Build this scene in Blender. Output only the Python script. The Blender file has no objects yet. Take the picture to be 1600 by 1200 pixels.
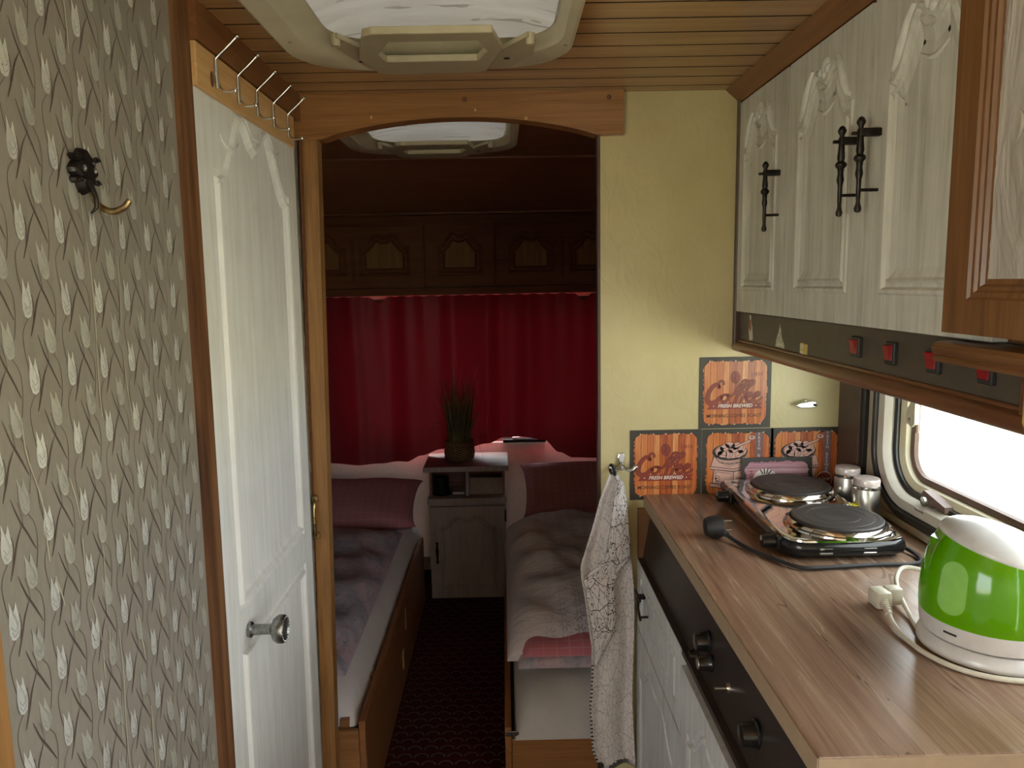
import bpy, bmesh, math, random
from mathutils import Vector, Matrix
from mathutils.geometry import tessellate_polygon
random.seed(7)
S = bpy.context.scene
COL = S.collection
PI = math.pi

# ------------------------------------------------------------------ camera
cam_d = bpy.data.cameras.new('camera'); cam = bpy.data.objects.new('camera', cam_d); COL.objects.link(cam)
cam_d.sensor_width = 36; cam_d.lens = 36 * 1150 / 1600; cam_d.clip_start = .02
_y = Vector((-13, 158, 1150)).normalized()
_x = Vector((1, .02, -(-13 * 1 + 158 * .02) / 1150)).normalized()
_z = _y.cross(_x) if _y.cross(_x).y > 0 else _x.cross(_y)
# rows: world axes expressed in (right, up, forward); columns give the camera axes in the world
right = Vector((_x[0], _y[0], _z[0])); up = Vector((_x[1], _y[1], _z[1])); fwd = Vector((_x[2], _y[2], _z[2]))
cam.matrix_world = Matrix(((right[0], up[0], -fwd[0], 0), (right[1], up[1], -fwd[1], 0), (right[2], up[2], -fwd[2], 1.455), (0, 0, 0, 1)))
S.camera = cam

# ------------------------------------------------------------------ daylight and exposure
S.view_settings.view_transform = 'Standard'; S.view_settings.look = 'None'
S.view_settings.gamma = 1; S.view_settings.use_curve_mapping = False
S.view_settings.exposure = EXPOSURE = 3.3
W = bpy.data.worlds.new('overcast_sky'); S.world = W; W.use_nodes = True
bg = W.node_tree.nodes['Background']; bg.inputs[0].default_value = (.89, .95, 1.0, 1); bg.inputs[1].default_value = 1.0
sun_d = bpy.data.lights.new('sun', 'SUN'); sun_d.energy = 7.0; sun_d.color = (1, .975, .94); sun_d.angle = .01
sun = bpy.data.objects.new('sun', sun_d); COL.objects.link(sun); sun.rotation_euler = Vector((.06, .60, -.80)).to_track_quat('-Z', 'Y').to_euler()
S.cycles.max_bounces = 10; S.cycles.diffuse_bounces = 6; S.cycles.glossy_bounces = 4
S.cycles.transmission_bounces = 6; S.cycles.transparent_max_bounces = 8
S.cycles.caustics_reflective = False; S.cycles.caustics_refractive = False
S.cycles.sample_clamp_indirect = 4
def portal(name, c, rot, sx, sy):
    l = bpy.data.lights.new(name, 'AREA'); l.shape = 'RECTANGLE'; l.size = sx; l.size_y = sy
    l.cycles.is_portal = True
    o = bpy.data.objects.new(name, l); COL.objects.link(o); o.location = c; o.rotation_euler = rot
# area lights look down -Z; each portal faces into the caravan
portal('daylight_portal', (.90, 1.06, 1.17), (0, PI / 2, 0), .56, 1.20)          # kitchen window
portal('daylight_portal', (.90, -.85, 1.0), (0, PI / 2, 0), 1.75, .66)           # open entrance door
portal('daylight_portal', (-1.22, -1.0, 1.2), (0, -PI / 2, 0), .75, 1.5)         # dinette window
portal('daylight_portal', (.90, -1.72, 1.2), (0, PI / 2, 0), .75, .72)           # dinette window on the right
portal('daylight_portal', (-.15, 3.87, 1.01), (-PI / 2, 0, 0), 1.40, .70)        # bed room rear window

# ------------------------------------------------------------------ mesh helper
class MB:
    def __init__(s): s.v = []; s.f = []; s.m = []; s.cur = 0
    def add(s, vs, fs, m=None):
        b = len(s.v); s.v += [tuple(p) for p in vs]
        for f in fs: s.f.append([b + i for i in f]); s.m.append(s.cur if m is None else m)
    def box(s, x0, x1, y0, y1, z0, z1):
        s.add([(x, y, z) for z in (z0, z1) for y in (y0, y1) for x in (x0, x1)],
              [(0, 2, 3, 1), (4, 5, 7, 6), (0, 1, 5, 4), (2, 6, 7, 3), (0, 4, 6, 2), (1, 3, 7, 5)]); return s
    def bbox(s, x0, x1, y0, y1, z0, z1, r=.004, seg=2):
        bm = bmesh.new(); bmesh.ops.create_cube(bm, size=1)
        for v in bm.verts: v.co = Vector(((x0 + x1) / 2 + v.co.x * (x1 - x0), (y0 + y1) / 2 + v.co.y * (y1 - y0), (z0 + z1) / 2 + v.co.z * (z1 - z0)))
        bmesh.ops.bevel(bm, geom=bm.edges[:], offset=r, segments=seg, affect='EDGES', profile=.5)
        bm.verts.index_update(); s.add([v.co for v in bm.verts], [[v.index for v in f.verts] for f in bm.faces]); bm.free(); return s
    def hexa(s, bottom, top):
        s.add(list(bottom) + list(top), [(3, 2, 1, 0), (4, 5, 6, 7)] + [(i, (i + 1) % 4, 4 + (i + 1) % 4, 4 + i) for i in range(4)]); return s
    def tube(s, path, r, n=8, cap=True, closed=False, flat=1):
        P = [Vector(p) for p in path]; k = len(P); R = r if isinstance(r, (list, tuple)) else [r] * k
        rings = []; nrm = None
        for i in range(k):
            if closed: t = P[(i + 1) % k] - P[i - 1]
            else: t = P[min(i + 1, k - 1)] - P[max(i - 1, 0)]
            t = t.normalized() if t.length > 1e-9 else Vector((0, 0, 1))
            if nrm is None:
                nrm = t.orthogonal().normalized() if abs(t.z) > .95 else Vector((0, 0, 1)).cross(t).normalized()
            nrm = (nrm - t * nrm.dot(t)).normalized(); b = t.cross(nrm)
            rings.append([P[i] + (nrm * math.cos(a) + b * math.sin(a) * flat) * R[i] for a in [2 * PI * j / n for j in range(n)]])
        fs = []
        for i in range(k if closed else k - 1):
            i2 = (i + 1) % k
            for j in range(n): fs.append((i * n + j, i * n + (j + 1) % n, i2 * n + (j + 1) % n, i2 * n + j))
        if cap and not closed: fs += [tuple(range(n))[::-1], tuple((k - 1) * n + j for j in range(n))]
        s.add([p for q in rings for p in q], fs); return s
    def lathe(s, prof, n=24, c=(0, 0, 0), axis='Z', mats=None):
        if axis == 'Xn': prof = [(r, -h) for r, h in prof]; axis = 'X'
        c = Vector(c); vs = []; fs = []; ms = []
        for r, h in prof:
            for j in range(n):
                a = 2 * PI * j / n; p = (r * math.cos(a), r * math.sin(a), h)
                if axis == 'X': p = (p[2], p[0], p[1])
                elif axis == 'Y': p = (p[0], p[2], p[1])
                vs.append(c + Vector(p))
        for i in range(len(prof) - 1):
            for j in range(n):
                fs.append((i * n + j, i * n + (j + 1) % n, (i + 1) * n + (j + 1) % n, (i + 1) * n + j)); ms.append(mats[i] if mats else s.cur)
        if prof[0][0] > 1e-6: fs.append(tuple(range(n))[::-1]); ms.append(ms[0])
        if prof[-1][0] > 1e-6: fs.append(tuple((len(prof) - 1) * n + j for j in range(n))); ms.append(ms[-1] if len(ms) else 0)
        b = len(s.v); s.v += [tuple(p) for p in vs]
        for f, m in zip(fs, ms): s.f.append([b + i for i in f]); s.m.append(m)
        return s
    def prism(s, poly, fn, w0, w1, holes=()):
        """poly of (u, v) extruded from w0 to w1; fn maps (u, v, w) into the scene"""
        loops = [list(poly)] + [list(h) for h in holes]; flat = [p for l in loops for p in l]; n = len(flat)
        tris = tessellate_polygon([[Vector((u, v, 0)) for u, v in l] for l in loops])
        vs = [fn(u, v, w0) for u, v in flat] + [fn(u, v, w1) for u, v in flat]
        fs = [tuple(t) for t in tris] + [tuple(n + i for i in reversed(t)) for t in tris]; b = 0
        for l in loops:
            k = len(l)
            for i in range(k): j = (i + 1) % k; fs.append((b + i, b + j, n + b + j, n + b + i))
            b += k
        s.add(vs, fs); return s
    def sheet(s, poly, fn, w=0):
        tris = tessellate_polygon([[Vector((u, v, 0)) for u, v in poly]])
        s.add([fn(u, v, w) for u, v in poly], [tuple(t) for t in tris]); return s
    def loft(s, loops, cap0=False, cap1=False):
        n = len(loops[0]); fs = []
        for i in range(len(loops) - 1):
            for j in range(n): fs.append((i * n + j, i * n + (j + 1) % n, (i + 1) * n + (j + 1) % n, (i + 1) * n + j))
        if cap0: fs.append(tuple(range(n)))
        if cap1: fs.append(tuple((len(loops) - 1) * n + j for j in range(n)))
        s.add([p for l in loops for p in l], fs); return s
    def grid(s, fn, nu, nv, closed_u=False):
        vs = [fn(i / (nu if closed_u else nu - 1), j / (nv - 1)) for j in range(nv) for i in range(nu)]
        fs = [(j * nu + i, j * nu + (i + 1) % nu, (j + 1) * nu + (i + 1) % nu, (j + 1) * nu + i) for j in range(nv - 1) for i in range(nu if closed_u else nu - 1)]
        s.add(vs, fs); return s
    def stroke(s, pts, w, fn, z=0):
        """flat ribbon along 2-D points (u, v); w is a width or a list of widths"""
        k = len(pts); Wd = w if isinstance(w, (list, tuple)) else [w] * k; vs = []
        for i in range(k):
            a = pts[max(i - 1, 0)]; b = pts[min(i + 1, k - 1)]; dx, dy = b[0] - a[0], b[1] - a[1]; L = math.hypot(dx, dy) or 1
            nx, ny = -dy / L * Wd[i] / 2, dx / L * Wd[i] / 2
            vs += [fn(pts[i][0] + nx, pts[i][1] + ny, z), fn(pts[i][0] - nx, pts[i][1] - ny, z)]
        s.add(vs, [(2 * i, 2 * i + 1, 2 * i + 3, 2 * i + 2) for i in range(k - 1)]); return s
    def build(s, name, mat, parent=None, smooth=None, recalc=True):
        me = bpy.data.meshes.new(name); me.from_pydata(s.v, [], s.f)
        mats = mat if isinstance(mat, (list, tuple)) else [mat]
        for m in mats: me.materials.append(m)
        if len(mats) > 1: me.polygons.foreach_set('material_index', s.m)
        if recalc:
            bm = bmesh.new(); bm.from_mesh(me); bmesh.ops.recalc_face_normals(bm, faces=bm.faces[:]); bm.to_mesh(me); bm.free()
        if smooth is not None:
            me.polygons.foreach_set('use_smooth', [True] * len(me.polygons)); me.set_sharp_from_angle(angle=math.radians(smooth))
        me.update()
        o = bpy.data.objects.new(name, me); COL.objects.link(o)
        if parent: o.parent = parent
        return o

def tag(o, label=None, cat=None, group=None, kind=None):
    if label: o['label'] = label
    if cat: o['category'] = cat
    if group: o['group'] = group
    if kind: o['kind'] = kind
    return o
def struct(o, label, cat): return tag(o, label, cat, kind='structure')
def thing(name, label, cat, group=None):
    o = bpy.data.objects.new(name, None); COL.objects.link(o); o.empty_display_size = .05
    return tag(o, label, cat, group)
def setbase(t, loc):
    """move an Empty to the base of its thing; the children stay where they are"""
    t.location = loc
    for c in t.children: c.location = Vector(c.location) - Vector(loc)
def copy_tree(o, parent=None):
    c = o.copy(); COL.objects.link(c)
    if parent: c.parent = parent
    for ch in list(o.children): copy_tree(ch, c)
    return c
def rrect(x0, x1, y0, y1, r, n=6):
    out = []
    for cx, cy, a0 in ((x1 - r, y1 - r, 0), (x0 + r, y1 - r, 90), (x0 + r, y0 + r, 180), (x1 - r, y0 + r, 270)):
        for i in range(n + 1): a = math.radians(a0 + 90 * i / n); out.append((cx + r * math.cos(a), cy + r * math.sin(a)))
    return out
def spline(pts, k=8):
    P = [Vector(p) for p in pts]; out = []
    for i in range(len(P) - 1):
        a, b, c, d = P[max(i - 1, 0)], P[i], P[i + 1], P[min(i + 2, len(P) - 1)]
        for j in range(k):
            t = j / k; out.append(.5 * ((2 * b) + (c - a) * t + (2 * a - 5 * b + 4 * c - d) * t * t + (3 * b - a - 3 * c + d) * t ** 3))
    out.append(P[-1]); return out
def inset(poly, d):
    n = len(poly); out = []
    area = sum(poly[i][0] * poly[(i + 1) % n][1] - poly[(i + 1) % n][0] * poly[i][1] for i in range(n)); sg = 1 if area > 0 else -1
    for i in range(n):
        a, b, c = poly[i - 1], poly[i], poly[(i + 1) % n]
        e1 = Vector((b[0] - a[0], b[1] - a[1])); e2 = Vector((c[0] - b[0], c[1] - b[1]))
        n1 = Vector((-e1.y, e1.x)).normalized() * sg; n2 = Vector((-e2.y, e2.x)).normalized() * sg; m = (n1 + n2)
        m = m / max(m.dot(m) / 2, .5) if m.length > 1e-6 else n1
        out.append((b[0] + m.x * d, b[1] + m.y * d))
    return out
def arch_outline(u0, u1, v0, v1, rise, dip=.22, n=36):
    """panel outline with a cathedral top: shoulders, a swept rise and a cusp in the middle"""
    out = [(u0, v0), (u1, v0)]
    for i in range(n + 1):
        t = 1 - i / n; q = 1 - abs(2 * t - 1)
        k = min(1, max(0, (q - .10) / .56)); k = k * k * (3 - 2 * k)
        out.append((u0 + (u1 - u0) * t, v1 - rise + rise * (k - dip * math.exp(-((1 - q) / .17) ** 2))))
    return out
PROF = [(0, 0), (.003, -.004), (.009, -.0045), (.013, .0015), (.017, .0015), (.020, -.003), (.026, -.003)]
def paneled(Wd, H, T, outlines, fn, prof=PROF, k=1.0):
    mb = MB(); rect = [(0, 0), (Wd, 0), (Wd, H), (0, H)]
    loops = [rect] + outlines; flat = [p for l in loops for p in l]
    tris = tessellate_polygon([[Vector((u, v, 0)) for u, v in l] for l in loops])
    mb.add([fn(u, v, T) for u, v in flat], [tuple(t) for t in tris])
    for o in outlines:
        L = [o if i == 0 else inset(o, d * k) for i, (d, z) in enumerate(prof)]
        mb.loft([[fn(u, v, T + z * k) for u, v in l] for l, (d, z) in zip(L, prof)])
        tr = tessellate_polygon([[Vector((u, v, 0)) for u, v in L[-1]]])
        mb.add([fn(u, v, T + prof[-1][1] * k) for u, v in L[-1]], [tuple(t) for t in tr])
    mb.loft([[fn(u, v, T) for u, v in rect], [fn(u, v, 0) for u, v in rect]], cap1=True)
    return mb
def text_mesh(body, size, fn, shear=0, bold=0, align='CENTER', spacing=1):
    cu = bpy.data.curves.new('lettering', 'FONT'); cu.body = body; cu.size = size; cu.shear = shear; cu.offset = bold
    cu.align_x = align; cu.align_y = 'CENTER'; cu.space_character = spacing; cu.resolution_u = 3
    o = bpy.data.objects.new('lettering', cu); COL.objects.link(o); bpy.context.view_layer.update()
    me = bpy.data.meshes.new_from_object(o.evaluated_get(bpy.context.evaluated_depsgraph_get()))
    vs = [fn(v.co.x, v.co.y) for v in me.vertices]; fs = [tuple(p.vertices) for p in me.polygons]
    bpy.data.objects.remove(o); bpy.data.curves.remove(cu); bpy.data.meshes.remove(me)
    return vs, fs
# ------------------------------------------------------------------ procedural materials
class V:
    """a socket with arithmetic"""
    def __init__(s, nt, k): s.nt = nt; s.k = k
    def op(s, o, *a):
        n = s.nt.nodes.new('ShaderNodeMath'); n.operation = o
        for i, x in enumerate((s,) + a):
            if isinstance(x, V): s.nt.links.new(x.k, n.inputs[i])
            else: n.inputs[i].default_value = x
        return V(s.nt, n.outputs[0])
    def __add__(s, o): return s.op('ADD', o)
    def __sub__(s, o): return s.op('SUBTRACT', o)
    def __mul__(s, o): return s.op('MULTIPLY', o)
    def __truediv__(s, o): return s.op('DIVIDE', o)
    def floor(s): return s.op('FLOOR')
    def fract(s): return s.op('FRACT')
    def abs(s): return s.op('ABSOLUTE')
    def sin(s): return s.op('SINE')
    def lt(s, o): return s.op('LESS_THAN', o)
    def gt(s, o): return s.op('GREATER_THAN', o)
    def mn(s, o): return s.op('MINIMUM', o)
    def mx(s, o): return s.op('MAXIMUM', o)
    def mod(s, o): return s.op('FLOORED_MODULO', o)
    def sqrt(s): return s.op('SQRT')
    def atan2(s, o): return s.op('ARCTAN2', o)
    def pw(s, o): return s.op('POWER', o)
class Mat:
    def __init__(s, name, rough=.5, metal=0, spec=.5, color=(.5, .5, .5)):
        s.m = bpy.data.materials.new(name); s.m.use_nodes = True; s.nt = s.m.node_tree
        s.b = s.nt.nodes['Principled BSDF']; s.out = s.nt.nodes['Material Output']
        s.b.inputs['Base Color'].default_value = (*color, 1); s.b.inputs['Roughness'].default_value = rough
        s.b.inputs['Metallic'].default_value = metal; s.b.inputs['Specular IOR Level'].default_value = spec
    def pos(s, kind='Position'):
        if kind == 'Position': k = s.nt.nodes.new('ShaderNodeNewGeometry').outputs['Position']
        else: k = s.nt.nodes.new('ShaderNodeTexCoord').outputs[kind]
        return k
    def xyz(s, kind='Position'):
        n = s.nt.nodes.new('ShaderNodeSeparateXYZ'); s.nt.links.new(s.pos(kind), n.inputs[0]); return [V(s.nt, o) for o in n.outputs]
    def noise(s, scale=(1, 1, 1), detail=4, rough=.55, dist=0, kind='Position', off=(0, 0, 0), out='Fac'):
        mp = s.nt.nodes.new('ShaderNodeMapping'); s.nt.links.new(s.pos(kind), mp.inputs[0]); mp.inputs['Scale'].default_value = scale; mp.inputs['Location'].default_value = off
        n = s.nt.nodes.new('ShaderNodeTexNoise'); s.nt.links.new(mp.outputs[0], n.inputs['Vector'])
        n.inputs['Scale'].default_value = 1; n.inputs['Detail'].default_value = detail; n.inputs['Roughness'].default_value = rough; n.inputs['Distortion'].default_value = dist
        return V(s.nt, n.outputs[out])
    def voro(s, scale=(1, 1, 1), feature='F1', kind='Position', rnd=1):
        mp = s.nt.nodes.new('ShaderNodeMapping'); s.nt.links.new(s.pos(kind), mp.inputs[0]); mp.inputs['Scale'].default_value = scale
        n = s.nt.nodes.new('ShaderNodeTexVoronoi'); n.feature = feature; n.inputs['Scale'].default_value = 1; n.inputs['Randomness'].default_value = rnd
        s.nt.links.new(mp.outputs[0], n.inputs['Vector']); return V(s.nt, n.outputs['Distance'])
    def ramp(s, v, stops):
        n = s.nt.nodes.new('ShaderNodeValToRGB'); s.nt.links.new(v.k, n.inputs[0]); e = n.color_ramp.elements
        while len(e) < len(stops): e.new(.5)
        for q, (p, c) in zip(e, stops): q.position = p; q.color = (*c, 1)
        return n.outputs[0]
    def mix(s, fac, a, b, mode='MIX'):
        n = s.nt.nodes.new('ShaderNodeMix'); n.data_type = 'RGBA'; n.blend_type = mode
        for i, x in ((0, fac), (6, a), (7, b)):
            if isinstance(x, V): s.nt.links.new(x.k, n.inputs[i])
            elif hasattr(x, 'links'): s.nt.links.new(x, n.inputs[i])
            elif i == 0: n.inputs[0].default_value = x
            else: n.inputs[i].default_value = (*x, 1)
        return n.outputs[2]
    def color(s, k): s.nt.links.new(k, s.b.inputs['Base Color']); return s
    def rough(s, v): s.nt.links.new(v.k, s.b.inputs['Roughness']); return s
    def bump(s, v, strength=.3, dist=.002):
        n = s.nt.nodes.new('ShaderNodeBump'); s.nt.links.new(v.k, n.inputs['Height']); n.inputs['Strength'].default_value = strength; n.inputs['Distance'].default_value = dist
        s.nt.links.new(n.outputs[0], s.b.inputs['Normal']); return s
    def coat(s, w, r=.1): s.b.inputs['Coat Weight'].default_value = w; s.b.inputs['Coat Roughness'].default_value = r; return s
def plain(name, c, rough=.5, metal=0, spec=.5, coat=0, coatr=.08, nz=0, nscale=60):
    M = Mat(name, rough, metal, spec, c)
    if coat: M.coat(coat, coatr)
    f = M.noise((nscale,) * 3, 3)
    a = tuple(x * (1 - max(nz, .05)) for x in c); b = tuple(min(1, x * (1 + max(nz, .05))) for x in c)
    M.color(M.ramp(f, [(.3, a), (.7, b)])); return M.m
def wood(name, dark, mid, light, axis='X', scale=1.0, rough=.45, coat=0, off=0, spec=.5):
    """grain runs along the given axis"""
    M = Mat(name, rough, 0, spec)
    if coat: M.coat(coat, .18)
    def sc(long, cross): return {'X': (long, cross, cross), 'Y': (cross, long, cross), 'Z': (cross, cross, long)}[axis]
    sc1 = tuple(x * scale for x in sc(2.2, 42)); sc2 = tuple(x * scale for x in sc(7, 260)); sc3 = tuple(x * scale for x in sc(.9, 9))
    a = M.noise(sc1, 5, .62, .9, off=(off, off * 2, off * 3)); b = M.noise(sc2, 3, .6, 0, off=(off,) * 3); c = M.noise(sc3, 3, .5, .4, off=(off * 5,) * 3)
    f = a * .55 + b * .25 + c * .20
    M.color(M.ramp(f, [(.33, dark), (.48, mid), (.66, light)])); M.bump(a * .5 + b * .5, .12, .0008)
    return M.m
def whitewash(name, base, streak, under, axis='Z', rough=.55):
    M = Mat(name, rough, 0, .4)
    sc = {'X': (3, 55, 55), 'Y': (55, 3, 55), 'Z': (55, 55, 3)}[axis]; s2 = tuple(x * 4 for x in sc)
    a = M.noise(sc, 5, .6, .3); b = M.noise(s2, 3, .6); c = M.noise((9, 9, 9), 3, .5, .5)
    f = a * .5 + b * .25 + c * .25
    col = M.ramp(f, [(.27, under), (.40, streak), (.56, base), (.75, tuple(min(1, x * 1.08) for x in base))])
    M.color(col); M.bump(a * .6 + b * .4, .25, .001); return M.m

m = {}
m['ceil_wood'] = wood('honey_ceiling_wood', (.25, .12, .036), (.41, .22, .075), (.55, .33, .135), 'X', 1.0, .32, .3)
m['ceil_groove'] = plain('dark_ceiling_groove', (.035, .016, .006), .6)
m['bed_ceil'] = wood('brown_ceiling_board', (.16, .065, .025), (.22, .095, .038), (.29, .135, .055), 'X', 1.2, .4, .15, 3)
m['beam'] = wood('oak_beam', (.17, .068, .018), (.31, .14, .042), (.42, .21, .07), 'X', 1.3, .35, .25, 1)
m['post'] = wood('oak_post', (.17, .075, .02), (.31, .15, .045), (.42, .22, .075), 'Z', 1.3, .4, .2, 2)
m['dark_frame'] = wood('worn_brown_frame', (.035, .012, .005), (.14, .058, .022), (.26, .125, .05), 'Z', .8, .5, 0, 5)
m['cove'] = wood('brown_cove_board', (.13, .048, .015), (.20, .08, .025), (.26, .11, .037), 'Y', 1, .45, 0, 6)
m['cabwood'] = wood('walnut_frame_wood', (.11, .045, .015), (.19, .085, .03), (.27, .13, .05), 'Z', 1.2, .4, .15, 7)
m['cabwoodY'] = wood('walnut_ledge_wood', (.10, .04, .014), (.18, .08, .028), (.26, .125, .048), 'Y', 1.2, .4, .15, 8)
m['fascia'] = plain('dark_brown_fascia', (.075, .058, .042), .45, nz=.12, nscale=25)
m['railw'] = wood('reddish_rail_wood', (.07, .025, .01), (.13, .05, .02), (.20, .085, .035), 'Y', 1.2, .3, .3, 9)
m['pine'] = wood('knotty_pine', (.50, .25, .08), (.66, .39, .16), (.76, .50, .24), 'Y', .8, .5, 0, 10)
m['knot'] = plain('pine_knot', (.09, .03, .012), .5, nz=.3)
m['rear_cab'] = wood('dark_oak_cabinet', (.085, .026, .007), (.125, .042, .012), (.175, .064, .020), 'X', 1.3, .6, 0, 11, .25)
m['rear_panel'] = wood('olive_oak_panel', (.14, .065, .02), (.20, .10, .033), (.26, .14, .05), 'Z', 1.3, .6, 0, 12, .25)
m['bedwood'] = wood('bed_box_wood', (.17, .065, .022), (.27, .11, .04), (.35, .16, .062), 'Y', 1.2, .45, .1, 13)
m['bedwoodX'] = wood('bed_foot_wood', (.20, .085, .03), (.32, .145, .05), (.42, .21, .08), 'X', 1.2, .45, .1, 14)
m['white_door'] = whitewash('whitewashed_door', (.82, .82, .80), (.72, .72, .69), (.62, .62, .58))
m['white_cab'] = whitewash('whitewashed_cabinet', (.62, .61, .55), (.48, .47, .41), (.33, .31, .26))
m['white_orn'] = whitewash('white_carving', (.70, .70, .65), (.62, .61, .56), (.46, .44, .38))
m['white_base'] = whitewash('whitewashed_drawer', (.62, .63, .62), (.50, .50, .48), (.33, .32, .28))
m['shaded_night'] = whitewash('shaded_whitewash_nightstand', (.36, .31, .31), (.29, .245, .24), (.19, .145, .14))  # nightstand whitewash, darkened in the colour to stand in for bed room shade
m['night_top'] = wood('red_brown_stand_top', (.12, .045, .04), (.22, .10, .085), (.32, .17, .145), 'X', 1, .5, 0, 15)
m['iron'] = plain('black_iron', (.03, .025, .022), .38, .7, nz=.4, nscale=90)
m['chrome'] = plain('chrome', (.72, .72, .70), .16, 1, nz=.02)
m['steel'] = plain('brushed_steel', (.66, .63, .58), .28, 1, nz=.04, nscale=200)
m['mirror'] = plain('polished_steel', (.60, .57, .54), .07, 1, nz=.02)
m['brass'] = plain('aged_brass', (.42, .31, .15), .3, 1, nz=.3, nscale=120)
m['pewter'] = plain('pewter_knob_metal', (.30, .30, .29), .35, 1, nz=.35, nscale=150)
m['blackp'] = plain('glossy_black_plastic', (.012, .012, .012), .18, nz=.1)
m['blackm'] = plain('matt_black_rubber', (.016, .016, .016), .55, nz=.1)
m['hotiron'] = plain('cast_iron_plate', (.055, .048, .045), .5, .3, nz=.15, nscale=120)
m['cream'] = plain('aged_cream_plastic', (.60, .54, .38), .35, nz=.07, nscale=14)
m['cream_d'] = plain('yellowed_handle_plastic', (.40, .34, .215), .35, nz=.08, nscale=18)
m['screw'] = plain('screw_metal', (.3, .27, .2), .4, .8)
m['hole'] = plain('dark_hole', (.01, .01, .012), .6)
m['red'] = plain('red_rocker_plastic', (.26, .006, .010), .3)
m['swbase'] = plain('dark_switch_housing', (.02, .022, .022), .4)
m['ivory'] = plain('ivory_plastic', (.66, .62, .50), .35)
m['kwhite'] = plain('white_kettle_plastic', (.62, .61, .59), .25, coat=.2)
m['laminate_edge'] = plain('beige_edge_band', (.36, .26, .165), .45, nz=.06)
m['panel'] = plain('dark_brown_panel', (.030, .021, .017), .35, nz=.2, nscale=20)
m['lbrown'] = plain('brown_pillar_laminate', (.085, .050, .034), .4, nz=.12, nscale=15)
m['rubber'] = plain('black_window_rubber', (.018, .017, .016), .35)
m['alu'] = plain('white_window_frame', (.62, .58, .50), .4, nz=.06, nscale=10)
m['brownf'] = plain('brown_sash', (.16, .10, .075), .45, nz=.15, nscale=30)
m['rwall'] = plain('cream_wall_lining', (.60, .52, .38), .5, nz=.06, nscale=12)
m['pinkwall'] = plain('pale_rear_wall', (.74, .60, .54), .6, nz=.04, nscale=60)
m['shell'] = plain('plain_inner_wall', (.62, .56, .46), .6, nz=.04, nscale=10)
m['floor_front'] = plain('outer_shell', (.55, .55, .55), .6)
m['lightwood'] = wood('light_oak_block', (.34, .22, .075), (.48, .33, .12), (.56, .41, .17), 'Z', 1, .4, .1, 16)
m['basket'] = None
m['grass_o'] = None

def mk_laminate():
    M = Mat('oak_look_worktop', .32, 0, .5)
    a = M.noise((30, 1.6, 30), 6, .62, 1.4); b = M.noise((230, 5, 230), 3, .6); c = M.noise((5, .9, 5), 3, .5, .6)
    f = a * .5 + b * .22 + c * .28
    col = M.ramp(f, [(.30, (.115, .058, .036)), (.42, (.225, .130, .083)), (.54, (.335, .215, .145)), (.70, (.46, .33, .24))])
    x, y, z = M.xyz()
    # long plank joints of the printed decor
    j = ((x * 5.2).fract() - .5).abs(); line = j.lt(.006)
    crack = M.noise((16, 1.1, 16), 2, .5, 1.2, off=(4, 1, 2)); ck = (crack - .52).abs().lt(.0028)
    col = M.mix(ck * .65, col, (.07, .035, .02)); col = M.mix(line * .35, col, (.10, .055, .03))
    M.color(col); M.rough(a * .22 + .14); M.bump(b * .6 + a * .4, .10, .0006); return M.m
m['worktop'] = mk_laminate()
def mk_yellow():
    M = Mat('cream_yellow_wall_paint', .27, 0, .5)
    c = M.noise((6, 6, 6), 3, .5); M.color(M.ramp(c, [(.3, (.60, .52, .27)), (.7, (.68, .60, .33))]))
    a = M.noise((20, 20, 11), 3, .55, .9); b = M.noise((90, 90, 40), 2, .5, 1.0)
    M.bump((a - .5).abs() * 1.2 + b * .15, .32, .006); return M.m
m['yellow'] = mk_yellow()
def mk_paper(name, c0, c1):
    M = Mat(name, .42, 0, .5)
    a = M.noise((120, 120, 30), 3); b = M.noise((7, 7, 7), 3)
    M.color(M.ramp(a * .5 + b * .5, [(.3, c0), (.7, c1)])); w = M.noise((24, 9, 2.5), 3, .5, .6)
    M.bump(w, .35, .004); return M.m
m['paper'] = mk_paper('taupe_wallpaper', (.245, .220, .183), (.305, .276, .232))
m['tulip_a'] = plain('pearl_foil_print', (.80, .80, .75), .44, .55, nz=.08, nscale=80)
m['tulip_b'] = plain('matt_foil_print', (.50, .49, .43), .44, .35, nz=.08, nscale=80)
m['stem'] = plain('brown_stem_print', (.095, .068, .055), .5)
m['line'] = plain('foil_outline_print', (.36, .36, .34), .4, .3)
m['crease'] = plain('pale_wallpaper_crease', (.52, .47, .36), .35)
def mk_carpet():
    M = Mat('dark_red_carpet', .95, 0, .1)
    x, y, z = M.xyz(); sx, sy = .055, .040
    ry = y / sy; row = ry.floor(); fy = ry.fract(); fx = (x / sx + row.mod(2.0) * .5).fract() - .5
    d = (fx * fx + (fy * .8) * (fy * .8)).sqrt(); ring = (d - .40).abs().lt(.055); ring2 = (d - .20).abs().lt(.05); dot = d.lt(.06)
    n = M.noise((900, 900, 900), 2)
    c = M.mix(ring, (.085, .014, .016), (.19, .15, .13)); c = M.mix(ring2, c, (.028, .022, .018)); c = M.mix(dot, c, (.17, .026, .024))
    c = M.mix(n * .5, c, (.016, .006, .006)); M.color(c); M.bump(n, .6, .003); return M.m
m['carpet'] = mk_carpet()
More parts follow.
